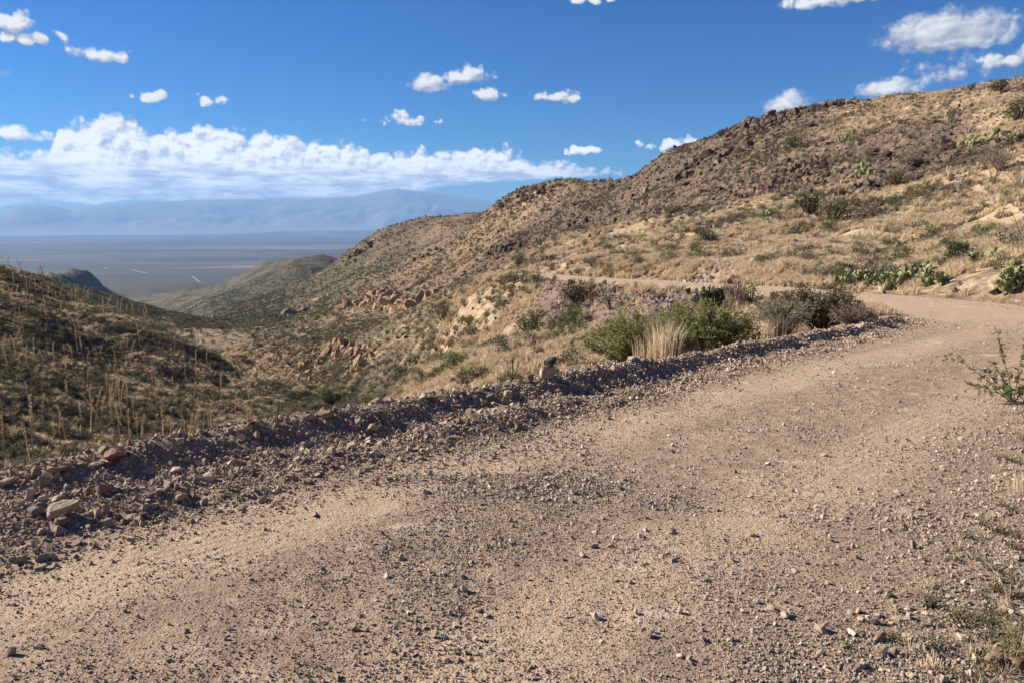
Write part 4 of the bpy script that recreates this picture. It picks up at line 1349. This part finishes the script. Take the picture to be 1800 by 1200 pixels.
def big_bush(loc, Rx, Ry, h, leafm, twigm, label, seed, nbr=46, ntw=7, nlf=9, L=.05, W=.014, cat='bush', up=.35, dead=0.0, name='bush'):
    random.seed(seed)
    st, lf = MB(), MB()
    for _ in range(nbr):
        a = random.uniform(0, 2 * math.pi)
        e = random.uniform(.2, 1.0) ** .7
        tip = Vector((math.cos(a) * Rx * e, math.sin(a) * Ry * e, h * random.uniform(.6, 1.0) * math.sqrt(max(.08, 1 - .8 * e * e))))
        b0 = Vector((random.uniform(-.12, .12) * Rx, random.uniform(-.12, .12) * Ry, -.05))
        pts = []
        for k in range(5):
            t = k / 4
            p = b0.lerp(tip, t) + Vector((0, 0, math.sin(t * math.pi) * up * .3 * h)) + rvec() * .035 * t
            pts.append(p)
        st.tube(pts, [.011, .009, .007, .004, .002])
        for _ in range(ntw):
            k = random.uniform(1.0, 3.98)
            i0 = int(k)
            p0 = pts[i0].lerp(pts[i0 + 1], k - i0)
            d = ((pts[i0 + 1] - pts[i0]).normalized() + rvec() * .9 + Vector((0, 0, .35))).normalized()
            Lt = random.uniform(.10, .26) * max(Rx, h) * .75
            p1 = p0 + d * Lt
            if p1.z < 0.02: p1.z = .03
            st.tube([p0, p0.lerp(p1, .5) + rvec() * .012, p1], [.004, .003, .0015])
            if random.random() < dead: continue
            for j in range(nlf):
                t = random.uniform(.15, 1.05)
                q_ = p0.lerp(p1, t)
                lf.leaf(q_, d + rvec() * 1.1, L * random.uniform(.6, 1.3), W * random.uniform(.7, 1.3))
    t = empty(name, loc, 0, label, cat)
    obj('stem', st.build('stem', M[twigm]), t)
    if lf.F: obj('foliage', lf.build('foliage', M[leafm]), t)
    return t
def at_r(px, r):
    a = math.atan2(px - CX, F_PX)
    x, y = r * math.sin(a), r * math.cos(a)
    return (x, y, float(H(x, y)) - .02)
big_bush(at_r(1125, 12.4), .95, .7, 1.2, 'feather', 'twig', 'feathery green bush behind the berm, left of the dry grass clump', 1, 110, 14, 15)
big_bush(at_r(1240, 13.4), 1.0, .7, 1.15, 'feather', 'twig', 'large feathery green bush behind the berm, right of the dry grass clump', 2, 120, 14, 15)
big_bush(at_r(1180, 14.4), .9, .6, 1.2, 'feather', 'twig', 'feathery green bush filling the gap behind the two front ones', 8, 90, 13, 14)
big_bush(at_r(1385, 16.3), .75, .6, .90, 'sage', 'deadtwig', 'grey green twiggy bush, left half of the dark thicket by the bend', 3, 75, 10, 9)
big_bush(at_r(1445, 17.6), 1.0, .7, 1.15, 'olive', 'twig', 'wide dark olive bush on the inside of the road bend', 4, 90, 11, 11, L=.055, W=.022)
big_bush(at_r(1505, 16.8), .5, .45, .55, 'greygrass', 'deadtwig', 'low brown twiggy bush at the tip of the berm', 5, 60, 9, 6)
big_bush(at_r(1262, 26.0), .75, .6, .85, 'dark', 'twig', 'dark bush at the edge of the far road', 6, 70, 9, 10, L=.08, W=.035)
big_bush(at_r(880, 10.6), .75, .5, .62, 'feather', 'deadtwig', 'sparse bush of bare branches behind the berm left of the stacked boulder', 7, 44, 7, 4, dead=.5)
big_bush(at_r(965, 16.0), .5, .5, 1.0, 'sage', 'twig', 'small weedy shrub right behind the boulder carrying the slab', 9, 30, 6, 5, dead=.3)

def grass_clump(loc, h, spread, nb, mat, label, seed, wd=.009, lean=.5):
    me = tuft_mesh('grass_clump', M[mat], nb, h, spread, wd, seed, lean)
    o = obj('grass_clump', me, None, loc)
    tag(o, label, 'grass clump')
    return o
grass_clump(at_r(1172, 11.0), .72, .55, 260, 'drygrass', 'golden dry grass clump between the feathery bushes and the black chunk', 11, .007, .35)
grass_clump(at_r(1140, 11.2), .55, .5, 130, 'drygrass', 'thin dry grass clump left of the golden one', 12, .007, .4)
grass_clump(at_r(1335, 14.3), .5, .7, 240, 'drygrass', 'pale dry grass clump left of the grey green thicket', 13, .007, .5)
grass_clump(at_r(1378, 14.8), .5, .7, 240, 'greygrass', 'greyish dry grass clump in front of the thicket', 14, .008, .5)
grass_clump(at_r(1295, 25.5), 1.1, .8, 160, 'deadtwig', 'tall spiky clump of dead stems beside the dark bush at the far road', 15, .02, .6)
grass_clump(at_r(1240, 12.9), .4, .8, 200, 'drygrass', 'low straw grass under the large feathery bush', 16, .007, .6)
grass_clump(at_r(1528, 17.6), .5, .6, 180, 'drygrass', 'dry grass clump behind the brown twiggy bush', 17, .009, .5)

# --- prickly pears
pad_bm = bmesh.new()
bmesh.ops.create_uvsphere(pad_bm, u_segments=12, v_segments=7, radius=.5)
for v in pad_bm.verts:
    t = v.co.z + .5
    v.co.x *= (.62 + .35 * min(1, t * 1.4))
    v.co.y *= .13
    v.co.z = t
pad_me = bpy.data.meshes.new('pad')
pad_bm.to_mesh(pad_bm and pad_me)
pad_me.materials.append(M['pad'])
pad_me.polygons.foreach_set('use_smooth', [True] * len(pad_me.polygons))
def prickly_pear(loc, Rx, Ry, n0, depth, label, seed, pad=.2, parts=True, rz=0.0, cap=230):
    if not parts: parts, cap = True, 70
    rd = random.Random(seed)
    mats = []
    def grow(base, dirv, lev):
        s = pad * rd.uniform(.75, 1.15)
        d = dirv.normalized()
        yaw = rd.uniform(0, math.pi)
        q_ = d.to_track_quat('Z', 'Y') @ Euler((0, 0, yaw)).to_quaternion()
        Mx = Matrix.Translation(base) @ q_.to_matrix().to_4x4() @ Matrix.Diagonal((s, s, s * 1.15, 1))
        mats.append(Mx)
        if lev >= depth: return
        for _ in range(rd.choice([1, 2, 2, 3])):
            ph = rd.uniform(-1.0, 1.0)
            loc_ = Vector((math.sin(ph) * .42, 0, .5 + math.cos(ph) * .46))
            nb_ = Mx @ loc_
            nd = (q_ @ Vector((math.sin(ph), rd.uniform(-.4, .4), math.cos(ph) + .25))) + Vector((0, 0, .25))
            grow(nb_, nd, lev + 1)
    for _ in range(n0):
        a = rd.uniform(0, 2 * math.pi); e = math.sqrt(rd.uniform(0, 1))
        bx, by = math.cos(a) * Rx * e, math.sin(a) * Ry * e
        c_, s_ = math.cos(rz), math.sin(rz)
        wx, wy = bx * c_ - by * s_, bx * s_ + by * c_
        dz = float(H(loc[0] + wx, loc[1] + wy)) - loc[2]
        grow(Vector((wx, wy, dz - .03)), Vector((math.cos(a) * .5 * e, math.sin(a) * .5 * e, 1)), rd.choice([0, 1, 1, 2]) if depth > 2 else rd.choice([0, 1]))
    if parts:
        t = empty('prickly_pear', loc, 0, label, 'cactus')
        for Mx in mats[:cap]:
            o = bpy.data.objects.new('pad', pad_me)
            link(o, t)
            o.matrix_local = Mx
    else:
        bm = bmesh.new()
        for Mx in mats[:150]:
            b2 = bmesh.new(); bmesh.ops.create_uvsphere(b2, u_segments=7, v_segments=4, radius=.5)
            for v in b2.verts:
                t_ = v.co.z + .5
                v.co = Mx @ Vector((v.co.x * (.62 + .35 * min(1, t_ * 1.4)), v.co.y * .14, t_))
            me_ = bpy.data.meshes.new('tmp'); b2.to_mesh(me_); b2.free(); bm.from_mesh(me_); bpy.data.meshes.remove(me_)
        me = bpy.data.meshes.new('prickly_pear'); bm.to_mesh(me); bm.free(); me.materials.append(M['pad'])
        t = obj('prickly_pear', me, None, loc)
        tag(t, label, 'cactus')
    return t
def cactus(px, py, wp, label, seed, n0, depth=3, parts=True, flat=.55, rz=0.0, pad=.175):
    x, y, z = hit(px, py)
    r = math.hypot(x, y)
    Rx = max(.08, wp / F_PX * r * .5 - .12)
    return prickly_pear((x, y, z), Rx, Rx * flat, n0, depth, label, seed, pad, parts, rz)
cactus(1507, 504, 62, 'prickly pear clump behind the dark olive bush at the bend', 1, 40)
cactus(1572, 508, 34, 'prickly pear clump at the road edge, lower half of the longest cactus', 2, 26)
cactus(1608, 494, 44, 'prickly pear clump a little up the bank, upper half of the longest cactus', 3, 32)
cactus(1634, 503, 22, 'small prickly pear right of the longest cactus', 4, 12, 3)
cactus(1655, 502, 18, 'tiny prickly pear beside a small one on the road bank', 5, 7, 2)
cactus(1722, 466, 40, 'low prickly pear right of the round dark green shrub', 6, 20, 2)
cactus(1790, 508, 50, 'big prickly pear clump cut by the right picture edge', 7, 26, 4, pad=.165)
cactus(1522, 310, 40, 'rounded prickly pear in the middle of the upper slope', 8, 30, 4, False, .8, pad=.32)
cactus(1730, 255, 50, 'prickly pear high on the slope under the skyline, left of two', 9, 24, 4, False, pad=.3)
cactus(1785, 256, 44, 'prickly pear high on the slope under the skyline, right of two', 10, 20, 3, False, pad=.3)
cactus(1341, 388, 22, 'small pale prickly pear above the olive shrubs', 11, 10, 3, False, pad=.24)
cactus(1488, 250, 24, 'faint prickly pear on the upper slope left of the rounded one', 12, 10, 3, False, pad=.3)
cactus(1255, 425, 16, 'tiny prickly pear near dark rocks above the far road', 13, 8, 3, False, pad=.2)
cactus(1597, 178, 34, 'prickly pear on the skyline beneath the white cloud', 14, 14, 3, False, pad=.32)

# --- ocotillos: fans of long thorny canes
cane_me = []
for i in range(5):
    rd = random.Random(60 + i)
    mb = MB()
    pts = []
    bend = rd.uniform(.1, .35)
    for k in range(7):
        t = k / 6
        pts.append((bend * t * t + rd.uniform(-.01, .01), rd.uniform(-.012, .012), t))
    mb.tube(pts, [.012, .011, .010, .009, .007, .005, .003], 4)
    for _ in range(26):
        k = rd.uniform(0.4, 5.9); i0 = int(k)
        p = Vector(pts[i0]).lerp(Vector(pts[i0 + 1]), k - i0)
        mb.leaf(p, Vector((rd.uniform(-1, 1), rd.uniform(-1, 1), .3)), .03, .012)
    cane_me.append(mb.build('cane', M['ocot']))
def ocotillo(px, py, hpx, label, seed, n=11, spread=.55):
    x, y, z = hit(px, py)
    r = math.hypot(x, y)
    L = hpx / F_PX * r
    rd = random.Random(seed)
    t = empty('ocotillo', (x, y, z - .05), 0, label, 'ocotillo')
    for k in range(n):
        o = obj('cane', cane_me[k % 5], t)
        o.rotation_euler = (0, rd.uniform(.05, spread), rd.uniform(0, 2 * math.pi))
        s = L * rd.uniform(.7, 1.1)
        o.scale = (s * 1.0, s * 1.0, s)
for i, (px, py, hp, lab) in enumerate([
        (1604, 278, 46, 'tall ocotillo on the upper slope left of the skyline prickly pears'), (1615, 382, 46, 'ocotillo in the middle of the slope above the dark round shrub'),
        (1685, 358, 46, 'leaning ocotillo on the pale grass right of the middle one'), (1665, 195, 26, 'ocotillo just below the skyline left of the dark skyline bush'),
        (1568, 218, 22, 'small ocotillo below the skyline beneath the white cloud'), (1745, 330, 50, 'ocotillo near the picture edge on the mid slope'),
        (1795, 340, 60, 'tall ocotillo at the very edge of the picture on the mid slope'), (1545, 390, 28, 'low ocotillo left of the middle ones on the slope'),
        (1460, 300, 34, 'thin ocotillo on dark rocks on the left part of the upper slope'), (1395, 345, 36, 'ocotillo with slanting canes above the dark pair of shrubs'),
        (1790, 165, 40, 'ocotillo fan against the sky at the right end of the ridge'), (1355, 260, 22, 'ocotillo on the rim rocks of the ridge'),
        (1700, 240, 36, 'ocotillo between the skyline shrub and the two high prickly pears'), (1640, 270, 30, 'small ocotillo right of the tall one'),
        (1520, 190, 20, 'ocotillo on the skyline right of the rim rocks'), (1385, 205, 20, 'ocotillo on the skyline in front of a small cloud'),
        (1080, 330, 12, 'distant ocotillo in the saddle between the two ridges'), (1020, 328, 12, 'distant ocotillo on the crest of the second knoll'), (975, 332, 10, 'tiny ocotillo on the left part of the second knoll'),
        (1798, 430, 60, 'ocotillo by the picture edge above the big prickly pear'), (955, 580, 30, 'spindly ocotillo on the slope below the far road')]):
    ocotillo(px, py, hp, lab, 40 + i)

# --- flower stalks on the shaded slope
stalks = []
for i in range(6):
    rd = random.Random(80 + i)
    pts, a0, bd = [], rd.uniform(-.05, .05), rd.uniform(-.05, .22)
    for k in range(9):
        t = k / 8
        pts.append(Vector((a0 * t + bd * t ** 3, .03 * math.sin(t * 3 + i), t)))
    mb = MB()
    mb.tube(pts, [.013, .0125, .012, .0115, .011, .010, .008, .006, .004], 4)
    hd = MB()
    for _ in range(80):
        t = rd.uniform(.58, 1.0)
        k = t * 8; i0 = min(7, int(k))
        p = pts[i0].lerp(pts[i0 + 1], k - i0)
        hd.leaf(p, Vector((rd.uniform(-1, 1), rd.uniform(-1, 1), 1.1)), .055, .022)
    stalks.append((mb.build('stem', M['stalk']), hd.build('flower_head', M['stalk'])))
ros_me = [rosette('rosette', M['sage'], 650 + i, 60, .17, .008) for i in range(3)]
def stalk(x, y, z, L, label, i, group=None, lean=0.0):
    t = empty('sotol', (x, y, z - .04), 0, label, 'sotol plant', group)
    a, b_ = stalks[i % 6]
    t.rotation_euler = (0, lean, (i * 2.4) % 6.28)
    t.scale = (L, L, L)
    obj('stem', a, t); obj('flower_head', b_, t); obj('rosette', ros_me[i % 3], t)
NS = [(160, 768, 62, 'tallest pale stalk low on the shaded slope'), (62, 800, 92, 'tall twin-like stalk rising from just behind the berm at the left'), (53, 825, 74, 'tall pale stalk behind the berm crest next to a leaning one'),
      (168, 760, 70, 'leaning stalk in the middle of the lower slope'), (182, 772, 60, 'stalk right beside the leaning one in the middle of the slope'), (205, 742, 70, 'slim stalk with a drooping head on the lower slope'),
      (215, 735, 62, 'straight stalk next to the drooping one'), (305, 778, 48, 'curved feather-headed stalk just above the berm crest'), (98, 655, 46, 'stalk standing alone left of centre on the slope'),
      (128, 650, 40, 'slanting stalk right of the lone one'), (205, 690, 46, 'stalk in the middle of the slope'), (84, 580, 44, 'high stalk on the upper slope near the left edge'),
      (345, 700, 34, 'short stalk near the gully end of the slope'), (230, 790, 34, 'bent stalk with a nodding head by the berm'), (8, 800, 60, 'stalk at the left picture edge behind the berm')]
for i, (px, py, hp, lab) in enumerate(NS):
    x, y, z = hit(px, py, 20)
    stalk(x, y, z, hp / F_PX * math.hypot(x, y), lab, i, 'tall flower stalks across the gully', random.uniform(-.08, .08))
x, y = place(3000, 52, 165, -40, 430, -.4)
for i in range(min(230, len(x))):
    stalk(float(x[i]), float(y[i]), float(H(x[i], y[i])), random.uniform(1.7, 3.3), 'thin tan flower stalk among many on the shaded slope across the gully', i, 'thin flower stalks across the gully', random.uniform(-.12, .12))

# --- rock outcrops: each a cluster of blocks in one mesh
def outcrop(pts, mat, label, n, s0, s1, seed, squash=(1, .8, .9), jit=(1, 1)):
    rd = random.Random(seed)
    bm = bmesh.new()
    ws = [hit(px, py) for px, py in pts]
    tmp = [rock_mesh('tmp%d' % i, M[mat], seed * 10 + i, 14, squash) for i in range(5)]
    cx_ = sum(p[0] for p in ws) / len(ws); cy_ = sum(p[1] for p in ws) / len(ws)
    cz_ = float(H(cx_, cy_))
    for i in range(n):
        k = rd.uniform(0, len(ws) - 1.001); a, b_ = Vector(ws[int(k)]), Vector(ws[int(k) + 1])
        p = a.lerp(b_, k - int(k))
        p.x += rd.gauss(0, jit[0]); p.y += rd.gauss(0, jit[1])
        s = rd.uniform(s0, s1) * (.6 + .8 * rd.random() ** 2)
        z = float(H(p.x, p.y)) + s * rd.uniform(-.2, .22)
        Mx = Matrix.Translation((p.x - cx_, p.y - cy_, z - cz_)) @ Euler((rd.uniform(-.5, .5), rd.uniform(-.5, .5), rd.uniform(0, 6.3))).to_matrix().to_4x4() @ Matrix.Diagonal((s, s, s * rd.uniform(.8, 1.35), 1))
        k0 = len(bm.verts)
        bm.from_mesh(tmp[i % 5])
        bm.verts.ensure_lookup_table()
        for v in bm.verts[k0:]:
            v.co = Mx @ v.co
    me = bpy.data.meshes.new('rock_outcrop'); bm.to_mesh(me); bm.free(); me.materials.append(M[mat])
    o = obj('rock_outcrop', me, None, (cx_, cy_, cz_))
    return tag(o, label, 'rock outcrop')
outcrop([(1290, 232), (1330, 222), (1370, 218)], 'basalt', 'dark rim rocks on the skyline in the middle of the ridge', 200, .8, 2.1, 1, jit=(2, 3))
outcrop([(1430, 196), (1460, 190), (1500, 190)], 'basalt', 'dark rocks on the skyline right of the rim beneath the sky', 100, .6, 1.7, 2, jit=(2, 2))
outcrop([(905, 350), (935, 342), (975, 338)], 'basalt', 'dark crag crowning the second knoll', 140, 1.1, 3.0, 3, jit=(4, 4))
outcrop([(868, 378), (885, 362), (900, 350)], 'basalt', 'dark rocks stepping down the left edge of the second knoll', 50, 1.4, 3.6, 4, jit=(3, 3))
outcrop([(865, 445), (885, 440), (905, 440)], 'basalt', 'small dark cliff below the second knoll', 60, 1.2, 3.0, 5, jit=(2, 3))
outcrop([(1370, 330), (1400, 310), (1430, 290)], 'basalt', 'dark blocky outcrop slanting down the main slope', 170, .5, 1.4, 6, jit=(1.5, 2))
outcrop([(1200, 300), (1240, 285), (1290, 275)], 'basalt', 'scattered dark crags beneath the rim on the left shoulder', 90, .8, 2.4, 7, jit=(4, 5))
outcrop([(1490, 345), (1530, 335), (1570, 315)], 'basalt', 'low dark rock band under the rounded prickly pear', 90, .5, 1.3, 8, jit=(1, 1.5))
outcrop([(1600, 275), (1650, 265), (1700, 270)], 'basalt', 'broken dark boulder field on the upper slope at the right', 120, .5, 1.3, 9, jit=(2.5, 3))
outcrop([(1255, 445), (1270, 425), (1285, 410)], 'basalt', 'dark boulders stacked above the far road', 34, .5, 1.1, 10, jit=(.5, .8))
outcrop([(1200, 478), (1290, 468), (1330, 462)], 'talus', 'pale broken rocks in the cut bank of the far road', 150, .15, .5, 11, jit=(1, 1))
outcrop([(610, 455), (640, 440), (660, 428)], 'basalt', 'dark craggy brow at the end of the far ridge', 60, 2, 5, 12, jit=(5, 5))
outcrop([(735, 455), (750, 450), (765, 448)], 'basalt', 'small dark rocks on the far slope under the ridge', 30, 2, 4, 16, jit=(5, 5))
outcrop([(540, 640), (560, 620), (590, 612), (625, 622), (640, 650)], 'tancliff', 'arched tan cliff beside the gully', 300, .8, 2.3, 13, (1, .9, 1.25), jit=(1.3, 1.2))
outcrop([(530, 655), (555, 665), (590, 668)], 'tancliff', 'rounded tan boulders at the foot of the arched cliff', 110, .6, 1.6, 14, jit=(1.6, 1.4))
outcrop([(630, 532), (670, 530), (715, 540), (740, 532)], 'tancliff', 'weathered tan and brown cliff higher up the slope', 300, 1.5, 4.2, 15, (1, .9, 1.35), jit=(2.2, 2.2))
outcrop([(490, 560), (520, 550), (540, 545)], 'talus', 'purplish rock slab on the valley flank', 60, 2, 5, 17, jit=(4, 6))

# --- weeds at the right edge of the road
weed = [shrub_mesh('weed_%d' % i, M['feather'], 1000 + i, R=.14, h=.10, ntw=16, nleaf=170, L=.012, W=.006, clumps=40) for i in range(4)] + \
       [tuft_mesh('weed_%d' % (i + 4), M['drygrass'], 26, .12, .1, .003, 1010 + i, 1.3) for i in range(3)]
cweed = variants('weeds', weed)
x, y = polar_points(9000, 1.7, 14, 1500, 2300, -.8)
D, S, _ = road_coords(x, y)
qq = -D - half_right(S)
ok = (RNG.uniform(0, 1, len(x)) < sstep(qq, -.7, .6) * .8 * np.clip(.55 + 1.3 * fbm(x, y, .6, 3, 401), 0, 1)) & (D < 0)
x, y = x[ok], y[ok]
n = len(x)
scatter('weeds', cweed, np.stack([x, y, H(x, y) - .005], 1), rrot(n, .3), RNG.uniform(.3, .8, n), RNG.integers(0, 7, n), 'creeping green weeds and dry stems along the right road edge')
x, y = polar_points(26000, 1.7, 14, 1300, 2300, -.8)
D, S, _ = road_coords(x, y)
qq = -D - half_right(S)
ok = (RNG.uniform(0, 1, len(x)) < sstep(qq, -1.3, -.2) * (1 - sstep(qq, .9, 2.2) * .7)) & (D < 0)
x, y = x[ok], y[ok]
n = len(x)
s = .017 * np.exp(RNG.normal(0, .5, n))
scatter('verge_stones', cbst, np.stack([x, y, H(x, y) + s * .1], 1), rrot(n), s, RNG.integers(0, 12, n), 'small brown stones gathered along the weedy road edge')

# mesquite seedling leaning into the road from the right
def sapling(loc, label, seed, specs):
    random.seed(seed)
    t = empty('mesquite_sapling', loc, 0, label, 'sapling')
    lf = MB()
    for (dx, dy, dz, nt) in specs:
        st = MB()
        tip = Vector((dx, dy, dz))
        pts = [Vector((0, 0, -.03)).lerp(tip, k / 6) + Vector((0, 0, math.sin(k / 6 * math.pi) * .05)) + rvec() * .012 for k in range(7)]
        st.tube(pts, [.005, .0045, .004, .0035, .003, .002, .001])
        for j in range(nt):
            k = random.uniform(1.6, 5.98); i0 = int(k)
            p = pts[i0].lerp(pts[i0 + 1], k - i0)
            d = (rvec() + Vector((0, 0, .3))).normalized()
            Lr = random.uniform(.05, .10)
            e = p + d * Lr + Vector((0, 0, -.012))
            st.tube([p, e], [.0013, .0007])
            s_ = d.cross(Vector((0, 0, 1))).normalized()
            for m_ in range(10):
                q_ = p.lerp(e, .2 + .08 * m_)
                for sg_ in (-1, 1):
                    lf.leaf(q_, s_ * sg_ + d * .35, .021, .0075)
        obj('branch', st.build('branch', M['twig']), t)
    obj('foliage', lf.build('foliage', M['green']), t)
sap = hit(1780, 705)
kk = math.hypot(sap[0], sap[1]) / F_PX
sapling(sap, 'leafy mesquite seedling leaning over the road from the right edge', 5,
        [(-35 * kk, 0, 105 * kk, 22), (-100 * kk, .1, 70 * kk, 22), (-75 * kk, -.1, 25 * kk, 30), (20 * kk, .1, 85 * kk, 30), (-20 * kk, .2, 55 * kk, 34), (35 * kk, -.1, 45 * kk, 34), (-50 * kk, .1, 50 * kk, 30), (-30 * kk, -.2, 20 * kk, 34), (10 * kk, -.15, 30 * kk, 36)])
grass_clump(hit(1785, 665), .22, .3, 120, 'drygrass', 'short straw tuft behind the mesquite seedling', 21, .005, .8)
grass_clump(hit(1795, 870), .18, .2, 80, 'drygrass', 'bleached grass tuft at the right road edge below the seedling', 22, .003, .6)

# dry stems and twigs near the berm
def stems(px, py, hpx, label, seed, n=6, mat='stalk', lean=.5):
    x, y, z = hit_near(px, py)
    L = hpx / F_PX * math.hypot(x, y)
    rd = random.Random(seed)
    mb = MB()
    for _ in range(n):
        a, l = rd.uniform(0, 6.28), rd.uniform(.1, lean)
        mb.tube([(0, 0, -.02), (math.cos(a) * l * L * .4, math.sin(a) * l * L * .4, L * .6), (math.cos(a) * l * L, math.sin(a) * l * L, L * rd.uniform(.7, 1))], [.003, .0022, .001])
    o = obj('dry_stems', mb.build('dry_stems', M[mat]), None, (x, y, z))
    tag(o, label, 'dry stems')
stems(488, 752, 46, 'sprig of dry and green stems on the berm crest above the gully', 1, 12, 'sage')
stems(35, 838, 30, 'dead curled stems on the outer ridge at the left', 2, 7, 'deadtwig', 1.2)
stems(163, 815, 26, 'thin pale stems standing by the reddish crest rock', 3, 4)
stems(900, 655, 60, 'tall bare twigs standing in the sparse bush', 4, 10, 'twig', .7)
stems(1775, 1050, 40, 'straggling dry stems in the weeds at the right', 5, 9, 'deadtwig', 1.6)

# dirt tracks crossing the plain below, as thin strips laid on the ground
def track(name, pix, width, label, thick=2.0):
    pts = []
    for px, py in pix:
        x, y, z = hit(px, py, 700, 20000)
        pts.append((x, y, 0))
    P_ = catmull(pts, 25.0)
    V, Fc = [], []
    for i, p in enumerate(P_):
        t = P_[min(i + 1, len(P_) - 1)] - P_[max(i - 1, 0)]
        t = t / (np.linalg.norm(t) + 1e-6)
        nx, ny = -t[1], t[0]
        for s_ in (-1, 1):
            x, y = p[0] + nx * width * s_, p[1] + ny * width * s_
            V.append((x, y, float(H(x, y)) + thick))
    for i in range(len(P_) - 1):
        Fc.append((2 * i, 2 * i + 2, 2 * i + 3, 2 * i + 1))
    o = obj(name, raw_mesh(name, V, Fc, MT), None)
    tag(o, label, kind='structure')
MT, b, p, _ = new_mat('pale_dirt_track', 1.0)
b.l.new(b.mix(b.noise(b.node('ShaderNodeTexCoord').outputs['Object'], .01, 3), (0.30, 0.24, 0.19), (0.42, 0.35, 0.28)), p.inputs['Base Color'])
track('dirt_track', [(338, 486), (345, 492), (352, 497), (357, 497)], 3.5, 'pale dirt track on the valley floor')
track('dirt_track', [(232, 475), (245, 478), (258, 481)], 7, 'short pale dirt track left of the longer one on the valley floor')
track('dirt_track', [(184, 471), (190, 473)], 9, 'pale clearing far out on the valley floor')

# ------------------------------------------------------------------ haze
hm = bpy.data.materials.new('haze')
hm.use_nodes = True
hm.node_tree.nodes.clear()
hb = NB(hm.node_tree)
ho = hb.node('ShaderNodeOutputMaterial')
pv = hb.node('ShaderNodeVolumePrincipled')
pv.inputs['Color'].default_value = (0.29, 0.52, 0.88, 1)
pv.inputs['Density'].default_value = 4.4e-5
pv.inputs['Anisotropy'].default_value = 0.1
hb.l.new(pv.outputs[0], ho.inputs['Volume'])
bm = bmesh.new()
bmesh.ops.create_cube(bm, size=1)
zmin, zmax = float(Z.min()) - 3, max(float(Z.max()), 60) + 30
for v in bm.verts:
    v.co = ((v.co.x) * 74000, (v.co.y) * 74000, zmin if v.co.z < 0 else zmax)
me = bpy.data.meshes.new('haze'); bm.to_mesh(me); bm.free(); me.materials.append(hm)
o = obj('haze', me)
tag(o, 'pale blue haze over the valley', kind='stuff')
print('verts', sum(len(o.data.vertices) for o in SC.objects if o.type == 'MESH'), 'objects', len(SC.objects), 'haze', zmin, zmax)
